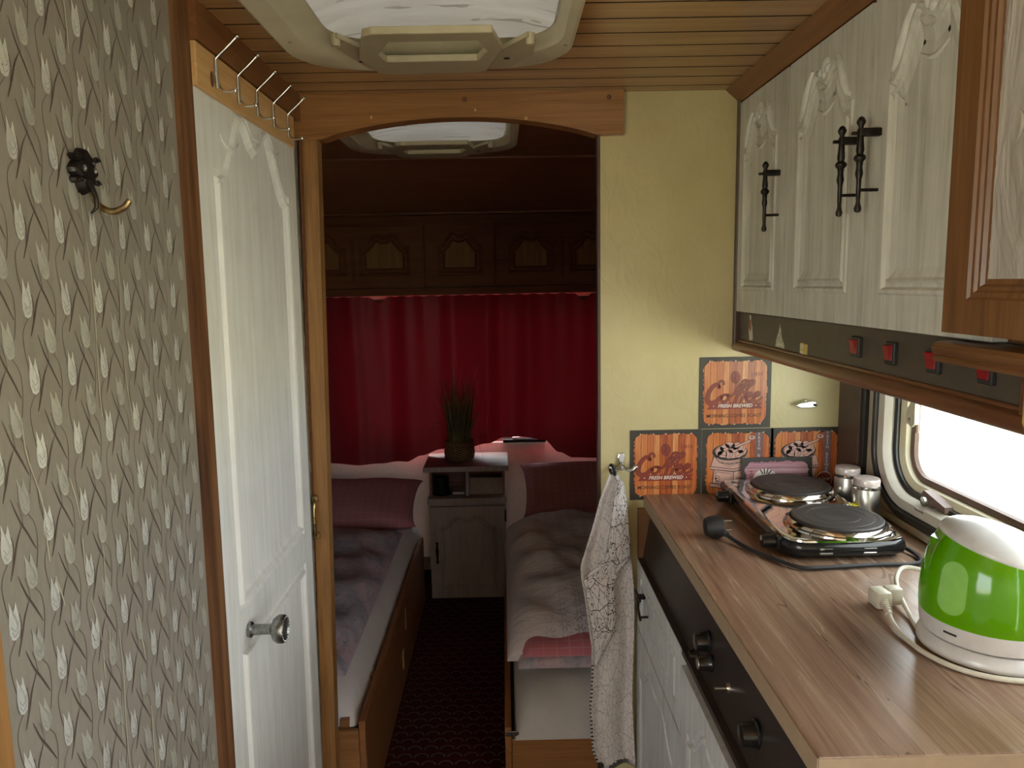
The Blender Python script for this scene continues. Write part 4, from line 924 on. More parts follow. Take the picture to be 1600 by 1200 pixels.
t = tile_coffee('orange plank coffee tile at the left end of the lower row, beside the chrome hook'); t.location = (.4115, yt, .9785)
t = tile_mill('orange tile with a coffee mill in the middle of the lower row'); t.location = (.5985, yt, .9775)
t = tile_mill('orange tile with coffee mill and round badge at the right end of the row'); t.location = (.7765, yt, .9775)
t = tile_base('pink_tile', 'faded pink plank tile leaning behind the hot plate, turned on its side', 'tilepink', 0.0)
q = MB(); q.sheet([(-.030 + .030 * math.cos(a) * 1.1, .030 + .034 * math.sin(a)) for a in [2 * PI * i / 24 for i in range(24)]], L_(1)); q.build('mill_print', m['ink_white'], t, recalc=False)
q = MB()
for a in (.9, 1.3, 1.7, 2.1): q.stroke([(-.030 + .012 * math.cos(a), .046 + .004 * math.sin(a)), (-.030 + .026 * math.cos(a), .044 + .020 * math.sin(a))], .003, L_(2))
q.build('mill_outline', m['ink_black'], t, recalc=False); text(t, 'lettering', '1834', .014, -.066, .046, 'ink_brown', 2, rot=PI / 2)
t.location = (.699, 1.853, .9015); t.rotation_euler = (-.06, 0, 0)
random.seed(11)

# ------------------------------------------------------------------ chrome latch and towel hook on the yellow wall
q = MB(); cl = thing('turn_latch', 'small chrome turn latch on the yellow wall above the right tile', 'latch')
MB().lathe([(0, -.014), (.009, -.013), (.012, -.006), (.013, 0)], 18, (.768, YP - .0005, 1.133), 'Y').build('boss', m['chrome'], cl, 40)
q = MB(); q.prism([(.735, 1.130), (.742, 1.127), (.758, 1.123), (.790, 1.124), (.794, 1.130), (.793, 1.139), (.772, 1.142), (.752, 1.139), (.740, 1.134)], on_y(YP - .022), 0, .009); lv = q.build('lever', m['chrome'], cl)
bv = lv.modifiers.new('soft_edges', 'BEVEL'); bv.width = .003; bv.segments = 2
MB().lathe([(0, -.001), (.004, -.0008), (.004, .001)], 10, (.787, YP - .0225, 1.132), 'Y').build('eyelet', m['hole'], cl, 40); setbase(cl, (.765, YP, 1.12))
th = thing('double_hook', 'chrome two pronged hook holding the tea towel', 'hook')
q = MB(); q.prism([(.288, 1.012), (.302, 1.014), (.305, 1.004), (.301, .990), (.304, .972), (.296, .966), (.288, .972), (.290, .990), (.285, 1.002)], on_y(YP - .008), 0, .0075); pl = q.build('plate', m['chrome'], th); bv = pl.modifiers.new('soft_edges', 'BEVEL'); bv.width = .002; bv.segments = 2
for sx in (-1, 1):
    p = spline([(.295, YP - .010, .985), (.295 + sx * .010, YP - .026, .976), (.295 + sx * .024, YP - .036, .974), (.295 + sx * .033, YP - .038, .984)], 6)
    q = MB().tube(p, [.0042 + .0018 * i / len(p) for i in range(len(p))], 10); q.lathe([(0, -.006), (.005, -.003), (.006, 0), (.005, .003), (0, .006)], 10, p[-1]); q.build('prong', m['chrome'], th, 50)
setbase(th, (.295, YP, .97))
# tea towel: a gathered cloth that falls from its loop
tw = thing('tea_towel', 'white tea towel with black line flowers hanging from the chrome hook', 'towel')
X0 = .268; YT = YP - .044
left = [(.970, .262), (.945, .250), (.90, .232), (.80, .203), (.725, .182), (.69, .186), (.62, .200), (.50, .216), (.42, .213), (.33, .203), (.26, .205), (.20, .210), (.16, .226)]
def leftx(z):
    for (za, xa), (zb, xb) in zip(left, left[1:]):
        if z <= za and z >= zb: return xa + (xb - xa) * (za - z) / (za - zb)
    return left[-1][1] if z < left[-1][0] else left[0][1]
rightt = [(.970, .276), (.955, .296), (.90, .306), (.80, .314), (.65, .322), (.45, .325), (.16, .330)]
def rightx(z):
    for (za, xa), (zb, xb) in zip(rightt, rightt[1:]):
        if z <= za and z >= zb: return xa + (xb - xa) * (za - z) / (za - zb)
    return rightt[-1][1]
NU, NV = 40, 90
def tw_pt(s, t):
    z = .968 - t * .815; a, b = leftx(z), rightx(z); wid = b - a
    x = a + wid * s; fold = .013 * math.sin(s * 11 + 1.2 + t * 1.0) * min(1, t * 5 + .25) * (1 - .35 * t)
    roll = .030 * math.exp(-((s - .46 + .15 * t) / .13) ** 2) * min(1, t * 6 + .2) * (1 - .65 * t)
    return (x + .004 * math.sin(t * 9 + s * 4), YT + .012 - fold * .8 - roll, z - .006 * math.sin(s * 7) * t)
def cloth(name, fn, mat, parent, uvs, nu, nv):
    q = MB(); q.grid(fn, nu, nv); o = q.build(name, mat, parent, 80, recalc=False); ul = o.data.uv_layers.new(name='UVMap')
    for l in o.data.loops: i = l.vertex_index; ul.data[l.index].uv = ((i % nu) / (nu - 1) * uvs[0] + uvs[2], (i // nu) / (nv - 1) * uvs[1])
    md = o.modifiers.new('cloth_thickness', 'SOLIDIFY'); md.thickness = .0012; return o
cloth('reverse_side', tw_pt, m['towel_back'], tw, (.34, .82, 0), NU, NV)
def tw_front(s, t):
    # the turned over corner that shows the bold print: runs down the middle, widest near the middle
    z = .962 - t * .50; a = leftx(z); b = rightx(z); c0 = a + (b - a) * .46; k = t
    lo = c0 + (a + .004 - c0) * min(1, max(0, (k - .40) / .14)); w = .014 + .052 * math.sin(PI * min(1, k * 1.02)) ** .9
    hi = max(lo + .006, min(lo + w + .012 * (k > .5), b - .006)); hi = lo + (hi - lo) * (1 if k < .8 else max(.15, 1 - (k - .8) * 4))
    x = lo + (hi - lo) * s
    return (x, YT - .026 + .010 * k - .006 * math.sin(s * PI) + .004 * math.sin(k * 14), z - .012 * s * k)
cloth('turned_corner', tw_front, m['towel_front'], tw, (.16, .50, .3), 14, 60)
q = MB()
for i in range(60):
    s = i / 59; p = tw_pt(s, 1.0)
    if i % 2 == 0: q.box(p[0], p[0] + .0022, p[1] - .0022, p[1] - .0010, p[2], p[2] + .011 + .006 * random.random())
for i in range(26):
    p = tw_pt(.0, .64 + .36 * i / 26)
    q.box(p[0] - .0005, p[0] + .004 + .003 * random.random(), p[1] - .0022, p[1] - .0010, p[2], p[2] + .0035)
q.build('hem_print', m['ink_black'], tw)
MB().tube(spline([(.268, YT + .010, .966), (.264, YT + .010, .980), (.266, YT + .004, .990), (.272, YT + .002, .978), (.273, YT + .006, .964)], 5), .004, 6, flat=1.6).build('loop', m['blackm'], tw, 60)
setbase(tw, (.27, YT, .15))
# ------------------------------------------------------------------ double hot plate
hp = thing('double_hot_plate', 'black and chrome double electric hot plate on the worktop', 'hot plate')
body = [(.553, 1.846), (.548, 1.80), (.543, 1.50), (.545, 1.43), (.556, 1.398), (.580, 1.382), (.620, 1.378), (.720, 1.378), (.760, 1.381), (.784, 1.394), (.790, 1.420), (.790, 1.50), (.787, 1.80), (.779, 1.835), (.76, 1.846)]
def lp(ins, z): return [(u, v, z) for u, v in inset(body, ins)]
MB().loft([lp(.006, .908), lp(0, .912), lp(-.003, .925), lp(0, .935), lp(.004, .938)], cap0=True, cap1=True).build('housing', m['blackp'], hp, 40)
MB().loft([lp(.003, .9365), lp(.004, .941), lp(.012, .9425), lp(.020, .9405), lp(.05, .9405)], cap1=True).build('top_plate', m['mirror'], hp, 40)
for (cx, cy) in ((.689, 1.736), (.688, 1.482)):
    rg = MB().lathe([(.106, .9408), (.105, .945), (.101, .9462), (.0985, .944), (.097, .950), (.094, .9535), (.0915, .9505), (.0905, .946), (.05, .945)], 48, (cx, cy, 0)).build('trim_ring', m['mirror'], hp, 35)
    pl = MB().lathe([(.0885, .946), (.0905, .949), (.0905, .957), (.0885, .959), (.080, .9595), (.0795, .9590), (.072, .9590), (.0715, .9595), (.058, .9595), (.0575, .9590), (.045, .9590), (.0445, .9595), (.020, .9594), (.015, .958), (0, .958)], 56, (cx, cy, 0)).build('cooking_plate', m['hotiron'], hp, 25)
for y in (1.44, 1.755):
    k = MB().lathe([(.0165, 0), (.0165, .006), (.014, .009), (.0135, .026), (.012, .030), (0, .031)], 20, (.546, y, .923), 'Xn').build('control_knob', m['blackp'], hp, 40)
    MB().box(.513, .5155, y - .0012, y + .0012, .925, .935).build('pointer', m['steel'], k)
    MB().bbox(.540, .552, y - .022, y + .030, .908, .938, .004).build('knob_recess', m['blackp'], hp)
for x in (.622, .708):
    for z in (.917, .926): MB().bbox(x - .013, x + .013, 1.3755, 1.380, z - .0022, z + .0022, .001, 1).build('vent_slot', m['steel'], hp)
for x, y in ((.575, 1.41), (.765, 1.41), (.575, 1.82), (.765, 1.82)): MB().lathe([(.010, .9005), (.011, .905), (.011, .909)], 12, (x, y, 0)).build('foot', m['blackm'], hp, 40)
MB().box(.773, .790, 1.598, 1.622, .9415, .9422).build('warning_sticker', m['yellowtag'], hp)
cpts = [(.792, 1.44, .912), (.806, 1.40, .907), (.800, 1.362, .9055), (.775, 1.345, .9055), (.70, 1.345, .9055), (.60, 1.337, .9055), (.555, 1.342, .9055), (.515, 1.40, .9055), (.490, 1.45, .9055), (.474, 1.495, .908), (.463, 1.512, .914)]
MB().tube(spline(cpts, 8), .0042, 8).build('cord', m['blackm'], hp, 60)
# plug lying on the worktop with two pins
q = MB().lathe([(.010, -.022), (.018, -.020), (.0225, -.012), (.0235, 0), (.0235, .014), (.021, .016), (0, .016)], 20, (.445, 1.530, .9245), 'X')
q.tube([(.466, 1.508, .913), (.460, 1.516, .917), (.450, 1.528, .922)], [.0062, .0085, .011], 12)
pg = q.build('plug', m['blackm'], hp, 40)
for dz in (.010, -.010): MB().tube([(.460, 1.530, .9265 + dz), (.483, 1.530, .9265 + dz)], .0024, 8).build('pin', m['chrome'], pg, 40)
setbase(hp, (.67, 1.61, .9005))

# ------------------------------------------------------------------ kettle
kt = thing('kettle', 'bright green and white electric kettle on the worktop', 'kettle')
KX, KY = .715, 1.034
def kp(r, z, a, sx=1.0): return (KX + r * math.cos(a) * sx, KY + r * math.sin(a), .9 + z)
NA = 56
def ringk(r, zf):
    return [kp(r if not callable(r) else r(2 * PI * i / NA), zf(2 * PI * i / NA) if callable(zf) else zf, 2 * PI * i / NA) for i in range(NA)]
hd = math.radians(-18)                                    # direction of the handle
slope = lambda a, h, d: h - d * (1 + math.cos(a - hd)) / 2
MB().loft([ringk(.090, .0012), ringk(.0945, .004), ringk(.095, .010), ringk(.092, .018), ringk(.086, .024), ringk(.070, .025)], cap0=True, cap1=True).build('power_base', m['kwhite'], kt, 40)
MB().loft([ringk(.084, .025), ringk(.0905, .029), ringk(.0925, .040), ringk(.0935, .0555)], cap0=True).build('lower_shell', m['kwhite'], kt, 40)
prof = [(.0935, .0555), (.0945, .066), (.0945, .080), (.0930, .100), (.0905, .120), (.0865, .140), (.081, .156), (.0735, .172), (.065, .184)]
def gz(r, z): return ringk(lambda a: r, lambda a: min(z, slope(a, .178, .034)) if z > .10 else z)
def radius(z):
    for (ra, za), (rb, zb) in zip(prof, prof[1:]):
        if za <= z <= zb: return ra + (rb - ra) * (z - za) / (zb - za)
    return prof[-1][0]
rows = []
for i in range(15):
    t_ = i / 14; rows.append([kp(radius(.0555 + (slope(2 * PI * j / NA, .176, .040) - .0555) * t_), .0555 + (slope(2 * PI * j / NA, .176, .040) - .0555) * t_, 2 * PI * j / NA) for j in range(NA)])
MB().loft(rows).build('jug', m['kgreen'], kt, 60)
rows = []; lidp = [(1.0, 0), (1.012, .002), (.985, .008), (.90, .016), (.74, .023), (.52, .028), (.28, .030), (.02, .031)]
for fr_, dz in lidp:
    rows.append([kp(radius(slope(2 * PI * j / NA, .176, .040)) * fr_, slope(2 * PI * j / NA, .176, .040) * (1 - (1 - fr_)) + (.166) * (1 - fr_) + dz * .9, 2 * PI * j / NA) for j in range(NA)])
MB().loft(rows, cap1=True).build('lid', m['kwhite'], kt, 60)
# spout lip on the far left, handle on the right, level window and small logo
a = hd + PI; q = MB().loft([[kp(.074 + .010 * (1 - abs(s)), z, a + s * .30) for s in (-1, -.5, 0, .5, 1)] + [kp(.060, z, a + s * .30) for s in (1, 0, -1)] for z in (.140, .155, .166)], True, True); q.build('spout', m['kgreen'], kt, 50)
hv = lambda r, z: (KX + r * math.cos(hd), KY + r * math.sin(hd), .9 + z)
MB().tube(spline([hv(.060, .178), hv(.095, .172), hv(.125, .155), hv(.138, .120), hv(.132, .080), hv(.112, .055), hv(.092, .045)], 6), .0125, 12).build('handle', m['kwhite'], kt, 60)
MB().tube(spline([hv(.055, .188), hv(.080, .181), hv(.100, .172)], 6), .016, 12, flat=.5).build('lid_button', m['kwhite'], kt, 60)
def patch(name, mt, a_c, wa, z0, z1, off, n=10):
    q = MB(); hh = (z1 - z0) / 2; zc = (z0 + z1) / 2; ol = [(x * wa, zc + y * wa * .093) for x, y in rrect(-1, 1, -hh / (wa * .093), hh / (wa * .093), .95, 7)]
    vs = [kp(radius(zc) + off, zc, a_c)]
    for k_ in (.5, 1): vs += [kp(radius(zc + (v - zc) * k_) + off, zc + (v - zc) * k_, a_c + u * k_) for u, v in ol]
    N_ = len(ol); fs_ = [(0, 1 + i, 1 + (i + 1) % N_) for i in range(N_)] + [(1 + i, 1 + N_ + i, 1 + N_ + (i + 1) % N_, 1 + (i + 1) % N_) for i in range(N_)]
    q.add(vs, fs_); return q.build(name, m[mt], kt, 80)
patch('level_window', 'kwindow', math.radians(205), .22, .072, .148, .0007)
MB().loft([[kp(.0932, z, math.radians(200 + 12 * i)) for i in (0, .5, 1)] + [kp(.0915, z, math.radians(200 + 12 * i)) for i in (1, .5, 0)] for z in (.0415, .0445)], True, True).build('slot', m['hole'], kt)
MB().tube(spline([(.735, 1.118, .914), (.742, 1.17, .920), (.735, 1.23, .935), (.705, 1.25, .938), (.678, 1.225, .928), (.663, 1.18, .915), (.650, 1.125, .9055), (.640, 1.085, .9055), (.650, 1.06, .9055)], 8), .0040, 8).build('cord', m['ivory'], kt, 60)
# plug of the kettle: a flat body lying on its side with a ribbed neck
q = MB(); q.bbox(.612, .640, 1.160, 1.196, .9008, .931, .006, 2); q.bbox(.636, .662, 1.168, 1.192, .904, .934, .005, 2); pg = q.build('plug', m['ivory'], kt, 40)
q = MB()
for i in range(6): q.lathe([(.0085 - .0006 * i, -.0022), (.0085 - .0006 * i, .0022)], 12, (.624 - .002 * i, 1.156 - .0062 * i, .914), 'Y')
q.tube([(.624, 1.162, .914), (.611, 1.118, .914)], .0055, 10); q.build('ribbed_neck', m['ivory'], pg, 40)
MB().tube(spline([(.611, 1.120, .914), (.606, 1.095, .909), (.604, 1.060, .9050), (.608, 1.01, .9048), (.630, .965, .9048), (.672, .936, .9048), (.74, .925, .9048), (.82, .93, .9048)], 8), .0040, 8).build('power_lead', m['ivory'], kt, 60)
setbase(kt, (KX, KY, .9005))

# ------------------------------------------------------------------ two spice jars
for (x, y, lab) in ((.818, 1.622, 'steel spice jar with clear lid, the nearer of the two beside the window'), (.822, 1.724, 'steel spice jar with clear lid, the farther one half hidden by its twin')):
    j = thing('spice_jar', lab, 'jar', 'spice jars')
    MB().lathe([(.0285, .9008), (.0295, .903), (.0295, .972), (.0282, .975), (.0282, .977)], 28, (x, y, 0)).build('can', m['steel'], j, 40)
    MB().lathe([(.0290, .977), (.0298, .979), (.0298, .984), (.0282, .985)], 28, (x, y, 0)).build('band', m['chrome'], j, 40)
    MB().lathe([(.0285, .985), (.0290, .996), (.0272, 1.000), (.0, 1.001)], 28, (x, y, 0)).build('lid', m['jarlid'], j, 40)
    setbase(j, (x, y, .9008))
# ------------------------------------------------------------------ bed room: rear window, curtain, overhead cabinets
rw = bpy.data.objects.new('window_2', None); COL.objects.link(rw); struct(rw, 'rear window hidden behind the red curtain', 'window')
def r2(ins, Y): return [(u, Y, v) for u, v in rrect(-.87 + ins, .57 - ins, .64 + ins, 1.38 - ins, .12, 8)]
MB().loft([r2(0, 3.849), r2(0, 3.838), r2(.03, 3.836), r2(.04, 3.86)]).build('frame', m['rubber'], rw, 40)
q = MB(); q.prism([(u, v) for u, Y, v in r2(.02, 0)], on_y(3.862), 0, .003); q.build('pane', m['glass'], rw)
MB().bbox(-.02, .205, 3.76, 3.79, .628, .646, .003).build('latch_bar', m['blackp'], rw)
MB().tube([(.03, 3.772, .652), (.10, 3.772, .655), (.15, 3.772, .652)], .006, 8).build('latch', m['steel'], rw, 40)
cpts = [(-1.17, .55), (-.95, .546), (-.80, .538), (-.65, .540), (-.52, .553), (-.44, .585), (-.34, .615), (-.22, .612), (-.10, .640), (0, .664), (.10, .668), (.19, .650), (.27, .585), (.34, .556), (.48, .550), (.85, .55)]
def cbot(x):
    for (xa, za), (xb, zb) in zip(cpts, cpts[1:]):
        if xa <= x <= xb: k_ = (x - xa) / (xb - xa); k_ = k_ * k_ * (3 - 2 * k_); return za + (zb - za) * k_
    return .55
def ctop(x): return 1.400 - .034 * math.exp(-((x + .63) / .030) ** 2) - .034 * math.exp(-((x - .40) / .030) ** 2) - .004 * math.sin(x * 43) ** 2
def cur(s, t):
    x = -1.17 + 2.02 * s; zt, zb = ctop(x), cbot(x); z = zt + (zb - zt) * t
    ph = x * 17 + 1.6 * math.sin(x * 4.3 + 1) + .9 * math.sin(x * 9.1)
    y = 3.718 + (.024 * math.sin(ph + .4 * t) + .008 * math.sin(2.3 * ph + 1)) * (1 - .3 * t) + .005 * math.sin(x * 70 + 2) * (1 - t) ** 2 + .010 * math.sin(x * 7 + 1) * t
    if .1 < x < .5: y -= .018 * t * math.sin((x - .1) / .4 * PI)
    return (x, y, z)
q = MB(); q.grid(cur, 220, 40); o = q.build('curtain', m['curtain'], None, 80, recalc=False); tag(o, 'wine red curtain drawn across the rear window', 'curtain')
rc_ = thing('rear_overhead_cabinet', 'dark oak overhead cabinets with arched door panels above the red curtain', 'cabinet')
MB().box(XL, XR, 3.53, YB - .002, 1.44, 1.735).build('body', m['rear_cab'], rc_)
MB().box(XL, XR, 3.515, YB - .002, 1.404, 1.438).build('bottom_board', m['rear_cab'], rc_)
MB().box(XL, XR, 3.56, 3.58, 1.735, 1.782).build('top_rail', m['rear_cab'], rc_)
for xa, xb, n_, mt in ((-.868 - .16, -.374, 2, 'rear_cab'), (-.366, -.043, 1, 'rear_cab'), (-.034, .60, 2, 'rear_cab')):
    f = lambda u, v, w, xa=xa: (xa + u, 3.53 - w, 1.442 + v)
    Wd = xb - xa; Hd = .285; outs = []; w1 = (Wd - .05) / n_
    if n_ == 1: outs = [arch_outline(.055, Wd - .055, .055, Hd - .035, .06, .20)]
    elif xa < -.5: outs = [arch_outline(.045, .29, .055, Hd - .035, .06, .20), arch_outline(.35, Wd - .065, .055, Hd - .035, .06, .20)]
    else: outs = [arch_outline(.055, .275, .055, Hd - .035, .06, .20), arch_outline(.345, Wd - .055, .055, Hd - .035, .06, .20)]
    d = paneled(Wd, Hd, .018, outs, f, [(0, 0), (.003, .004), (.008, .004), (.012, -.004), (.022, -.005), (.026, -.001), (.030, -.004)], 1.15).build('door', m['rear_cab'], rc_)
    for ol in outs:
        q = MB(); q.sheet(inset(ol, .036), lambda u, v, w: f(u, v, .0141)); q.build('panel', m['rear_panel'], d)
    if n_ == 2:
        x_ = .32 if xa < -.5 else .310; q = MB().tube([f(x_, .03, .017), f(x_, Hd - .06, .017)], .007, 8); q.build('divider_bead', m['rear_cab'], d, 50)
setbase(rc_, (-.15, 3.68, 1.402))

# ------------------------------------------------------------------ beds
def soft(name, x0, x1, y0, y1, zfn, zb, mat, parent, nx=40, ny=60, rnd=.05, p=4.0, subd=0):
    """pillowy slab: top from zfn(x, y), edges rolled down to zb"""
    def fn(s, t):
        u, v = 2 * s - 1, 2 * t - 1; e = max(0, 1 - abs(u) ** p) ** .5 * max(0, 1 - abs(v) ** p) ** .5
        x, y = x0 + (x1 - x0) * s, y0 + (y1 - y0) * t; return (x, y, zb + (zfn(x, y) - zb) * e)
    def us(k, n): a = -math.cos(PI * k); return (a * .45 + (2 * k - 1) * .55 + 1) / 2
    q = MB(); q.grid(lambda s, t: fn(us(s, nx), us(t, ny)), nx, ny)
    def lo(s, t): s2, t2 = us(s, nx), us(t, ny); return (x0 + (x1 - x0) * s2, y0 + (y1 - y0) * t2, zb)
    q.grid(lo, 2, 2)
    return q.build(name, mat, parent, 80)
def wob(x, y, a=.006): return a * (math.sin(x * 19 + y * 7) + math.sin(y * 23 - x * 11 + 1) + .6 * math.sin(x * 41 + y * 31))
# left bed box
bl = thing('bed_box', 'wooden bed box of the left bed with an open slot along its side', 'bed')
MB().bbox(-.436, -.417, 1.935, 3.46, ZF, .235, .003).build('side_board', m['bedwood'], bl)
MB().bbox(-1.19, -.437, 1.935, 1.955, ZF, .205, .003).build('foot_board', m['bedwoodX'], bl)
q = MB().hexa([(-.492, 1.957, .10), (-.468, 1.957, .10), (-.462, 3.46, .10), (-.486, 3.46, .10)], [(-.492, 1.957, .226), (-.468, 1.957, .226), (-.462, 3.46, .226), (-.486, 3.46, .226)]); q.build('inner_rail', m['bedwoodX'], bl)
MB().box(-1.19, -.494, 1.957, 3.54, .10, .16).build('slat_base', m['bedwood'], bl)
MB().bbox(-.467, -.4365, 2.20, 2.225, .195, .225, .002).build('cross_block', m['bedwoodX'], bl)
MB().bbox(-.4165, -.4125, 2.66, 2.69, -.01, .06, .0015).build('finger_pull', m['lightwood'], bl); MB().bbox(-.4165, -.412, 2.765, 2.775, .10, .19, .001).build('latch_strip', m['cabwood'], bl)
setbase(bl, (-.8, 2.7, ZF))
o = soft('mattress', -1.19, -.447, 1.965, 3.60, lambda x, y: .335 + wob(x, y, .004), .20, m['sheet'], None, 40, 80, p=9); tag(o, 'mattress in white sheet on the left bed box', 'mattress')
o = soft('duvet', -1.18, -.478, 1.99, 3.20, lambda x, y: .408 + wob(x, y, .008) + .012 * math.sin(y * 9 + x * 3), .343, m['duvet_l'], None, 50, 90, p=7); tag(o, 'lilac and grey patterned duvet spread on the left bed', 'duvet')
def pillow(label, cx, cy, cz, w, h, d, tilt, rz=0):
    q = MB(); n = 36
    def pt(s, t, sg):
        u, v = 2 * s - 1, 2 * t - 1; pin = 1 - .10 * (1 - abs(u)) * 0
        e = (max(0, 1 - abs(u) ** 3.2) * max(0, 1 - abs(v) ** 3.2)) ** .42
        x = u * w / 2 * (1 - .05 * (1 - v * v)) * (1 + .03 * abs(v) ** 8); z = v * h / 2 * (1 - .05 * (1 - u * u) * .6)
        return (x, sg * d / 2 * e * (1 + .05 * math.sin(u * 9 + v * 4)), z)
    q.grid(lambda s, t: pt(s, t, 1), n, n); q.grid(lambda s, t: pt(s, t, -1), n, n)
    o = q.build('pillow', m['pillow'], None, 80); o.location = (cx, cy, cz); o.rotation_euler = (tilt, 0, rz); tag(o, label, 'pillow', 'pink pillows'); return o
pillow('dusty pink pillow propped at the head of the left bed', -.80, 3.40, .425, .74, .36, .13, -1.22)
# right bed
br = thing('bed_box', 'wooden bed box of the right bed behind the tea towel', 'bed')
MB().bbox(-.022, -.003, 1.935, 3.46, ZF, .205, .003).build('side_board', m['bedwood'], br)
MB().bbox(-.002, .868, 1.935, 1.955, ZF, .170, .003).build('foot_board', m['bedwoodX'], br)
MB().box(0, .868, 1.957, 3.54, .08, .13).build('slat_base', m['bedwood'], br)
MB().bbox(-.018, .018, 1.932, 1.9345, .180, .195, .0008).build('hinge', m['pewter'], br); setbase(br, (.4, 2.7, ZF))
o = soft('mattress', .006, .868, 1.926, 3.60, lambda x, y: .325 + wob(x, y, .005) + .005 * math.sin(x * 26), .172, m['sheetg'], None, 60, 120, p=7); tag(o, 'mattress in pale grey sheet showing at the foot of the right bed', 'mattress')
dv = thing('duvet', 'white duvet with dark flower print folded over the right bed', 'duvet')
soft('cover', -.012, .80, 2.06, 3.22, lambda x, y: .478 + wob(x, y, .008) + .010 * math.sin(y * 30 + 2 * x) * max(0, 1 - abs(x - .08) * 5), .338, m['duvet_r'], dv, 50, 110, p=6)
soft('pink_lining', .035, .80, 2.025, 2.40, lambda x, y: .405 + .006 * math.sin(x * 34), .368, m['pinkcheck'], dv, 50, 30, p=8)
soft('lower_layer', .020, .80, 2.015, 2.42, lambda x, y: .374 + .006 * math.sin(x * 30 + 1), .338, m['duvet_l'], dv, 50, 30, p=8)
setbase(dv, (.4, 2.6, .33))
pillow('dusty pink pillow standing at the head of the right bed', .46, 3.44, .455, .78, .36, .13, -1.0)

# ------------------------------------------------------------------ nightstand with its things
ns = thing('nightstand', 'whitewashed nightstand, colour darkened as shade, with arched door between the two beds', 'nightstand')
x0_, x1_, yf = -.385, -.012, 3.47
MB().box(x0_ + .004, x1_ - .004, yf + .02, 3.545, ZF, .405).build('body', m['shaded_night'], ns)
f = lambda u, v, w: (x0_ + u, yf + .020 - w, ZF + .004 + v); Wd = x1_ - x0_; Hd = .465
d = paneled(Wd, Hd, .02, [arch_outline(.048, Wd - .048, .045, Hd - .045, .055, .30)], f, PROF, 1.2).build('door', m['shaded_night'], ns)
q = MB().lathe([(0, -.055), (.006, -.052), (.0075, -.045), (.005, -.03), (.007, -.01), (.0085, .01), (.006, .03), (.0055, .045), (.0085, .05), (0, .058)], 10, (x0_ + .034, yf - .010, .150)); q.build('handle', m['iron'], d, 40)
MB().bbox(x1_ - .006, x1_ + .002, yf - .003, yf + .01, .30, .36, .002).build('hinge', m['iron'], d)
MB().bbox(x0_ - .006, x1_ + .004, yf - .012, 3.675, .395, .425, .004).build('apron', m['shaded_night'], ns)
MB().bbox(x0_ + .002, x0_ + .014, yf + .03, 3.69, .425, .562, .002).build('side', m['night_top'], ns); MB().bbox(x1_ - .014, x1_ - .002, yf + .03, 3.69, .425, .562, .002).build('side', m['night_top'], ns)
MB().box(x0_ + .014, x1_ - .014, 3.675, 3.69, .425, .562).build('shelf_back', m['night_top'], ns)
MB().bbox(-.205, -.189, yf + .025, 3.673, .425, .562, .002).build('divider', m['shaded_night'], ns)
q = MB().hexa([(-.189, yf + .05, .426), (x1_ - .014, yf + .05, .426), (x1_ - .014, yf + .16, .426), (-.189, yf + .16, .426)], [(-.189, yf + .09, .498), (x1_ - .014, yf + .09, .498), (x1_ - .014, yf + .12, .498), (-.189, yf + .12, .498)]); q.build('letter_flap', m['shaded_night'], ns)
MB().bbox(-.405, .004, yf - .025, 3.755, .562, .584, .004).build('top', m['night_top'], ns)
MB().bbox(-.406, .005, yf - .030, yf - .0245, .561, .5855, .002).build('top_edge', m['shaded_night'], ns)
setbase(ns, (-.2, 3.65, ZF))
mg = thing('mug', 'black cup in the open shelf of the nightstand', 'cup')
q = MB().lathe([(.030, .4255), (.034, .428), (.036, .510), (.033, .510), (.031, .435), (0, .434)], 20, (-.325, 3.545, 0)); q.build('cup_body', m['blackp'], mg, 40)
MB().lathe([(0, .4252), (.045, .4253), (.048, .432), (.046, .433), (.030, .4285)], 20, (-.325, 3.545, 0)).build('saucer', m['blackp'], mg, 40); setbase(mg, (-.325, 3.545, .425))
bkk = thing('booklet', 'pale booklet lying in the open shelf beside the black cup', 'book')
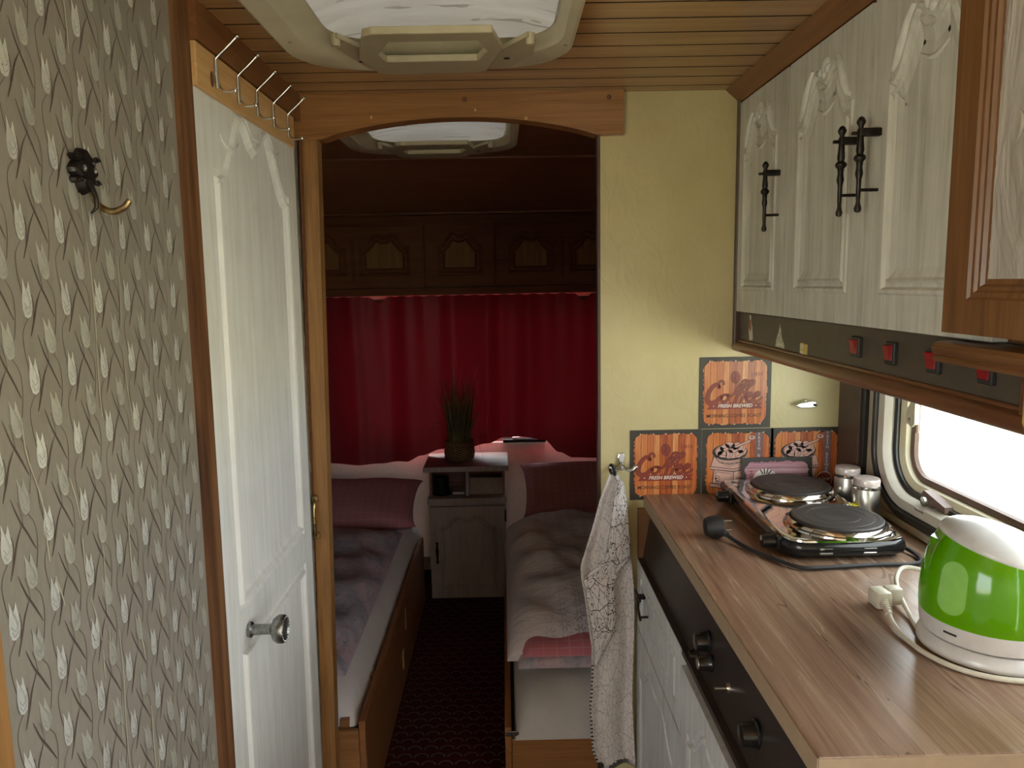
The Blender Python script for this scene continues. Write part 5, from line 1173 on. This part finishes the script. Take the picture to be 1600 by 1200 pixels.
MB().box(-.272, -.215, 3.53, 3.62, .4255, .436).build('page_block', m['sheet'], bkk); MB().box(-.274, -.214, 3.528, 3.622, .4362, .438).build('cover', m['shaded_night'], bkk); setbase(bkk, (-.244, 3.575, .4255))
# grass plant in a seagrass basket
pt_ = thing('potted_grass', 'tall artificial grass in a woven seagrass basket on the nightstand', 'plant')
PX, PY, PZ = -.238, 3.615, .5845
b_ = MB().lathe([(.062, 0), (.072, .004), (.077, .03), (.075, .06), (.070, .088), (.073, .094), (.070, .097), (.064, .092), (.064, .07), (0, .068)], 32).build('basket', m['basket'], pt_, 50); b_.location = (PX, PY, PZ)
def blade(x, y, h, lx, ly, w, droop=0):
    q = MB(); pts = [(x + lx * (t ** 1.7), y + ly * (t ** 1.7), PZ + .066 + h * t - droop * t ** 3) for t in [i / 9 for i in range(10)]]
    a = random.random() * PI; c, s = math.cos(a), math.sin(a); vs = []
    for i, p in enumerate(pts): ww = w * (1 - (i / 9) ** 2.2) + .0003; vs += [(p[0] - c * ww, p[1] - s * ww, p[2]), (p[0] + c * ww, p[1] + s * ww, p[2])]
    q.add(vs, [(2 * i, 2 * i + 1, 2 * i + 3, 2 * i + 2) for i in range(9)]); return q
random.seed(3)
for i in range(190):
    r, a = .056 * math.sqrt(random.random()), random.random() * 2 * PI; x, y = PX + r * math.cos(a), PY + r * math.sin(a)
    h = random.uniform(.16, .36) * (1.0 if random.random() > .15 else 1.15); k_ = .10 * random.random() ** 2 + .02
    blade(x, y, h, math.cos(a) * k_ * .8 + random.uniform(-.02, .02), math.sin(a) * k_ * .6, random.uniform(.0016, .0040)).build('blade', m['leaf'] if random.random() > .2 else m['leaf2'], pt_, recalc=False)
for (lx, ly, h, dr, w) in ((-.115, .02, .47, 0, .0016), (-.075, -.03, .40, 0, .0015), (.085, -.03, .42, 0, .0014), (.15, -.05, .22, .20, .0013), (.11, -.16, .24, .32, .0013), (-.02, .01, .44, 0, .0016), (.045, .02, .43, 0, .0016), (-.14, -.04, .26, .20, .0012), (.20, -.02, .16, .12, .0012)):
    blade(PX + lx * .25, PY, h, lx, ly, w, dr).build('long_blade', m['leaf2'], pt_, recalc=False)
setbase(pt_, (PX, PY, PZ))
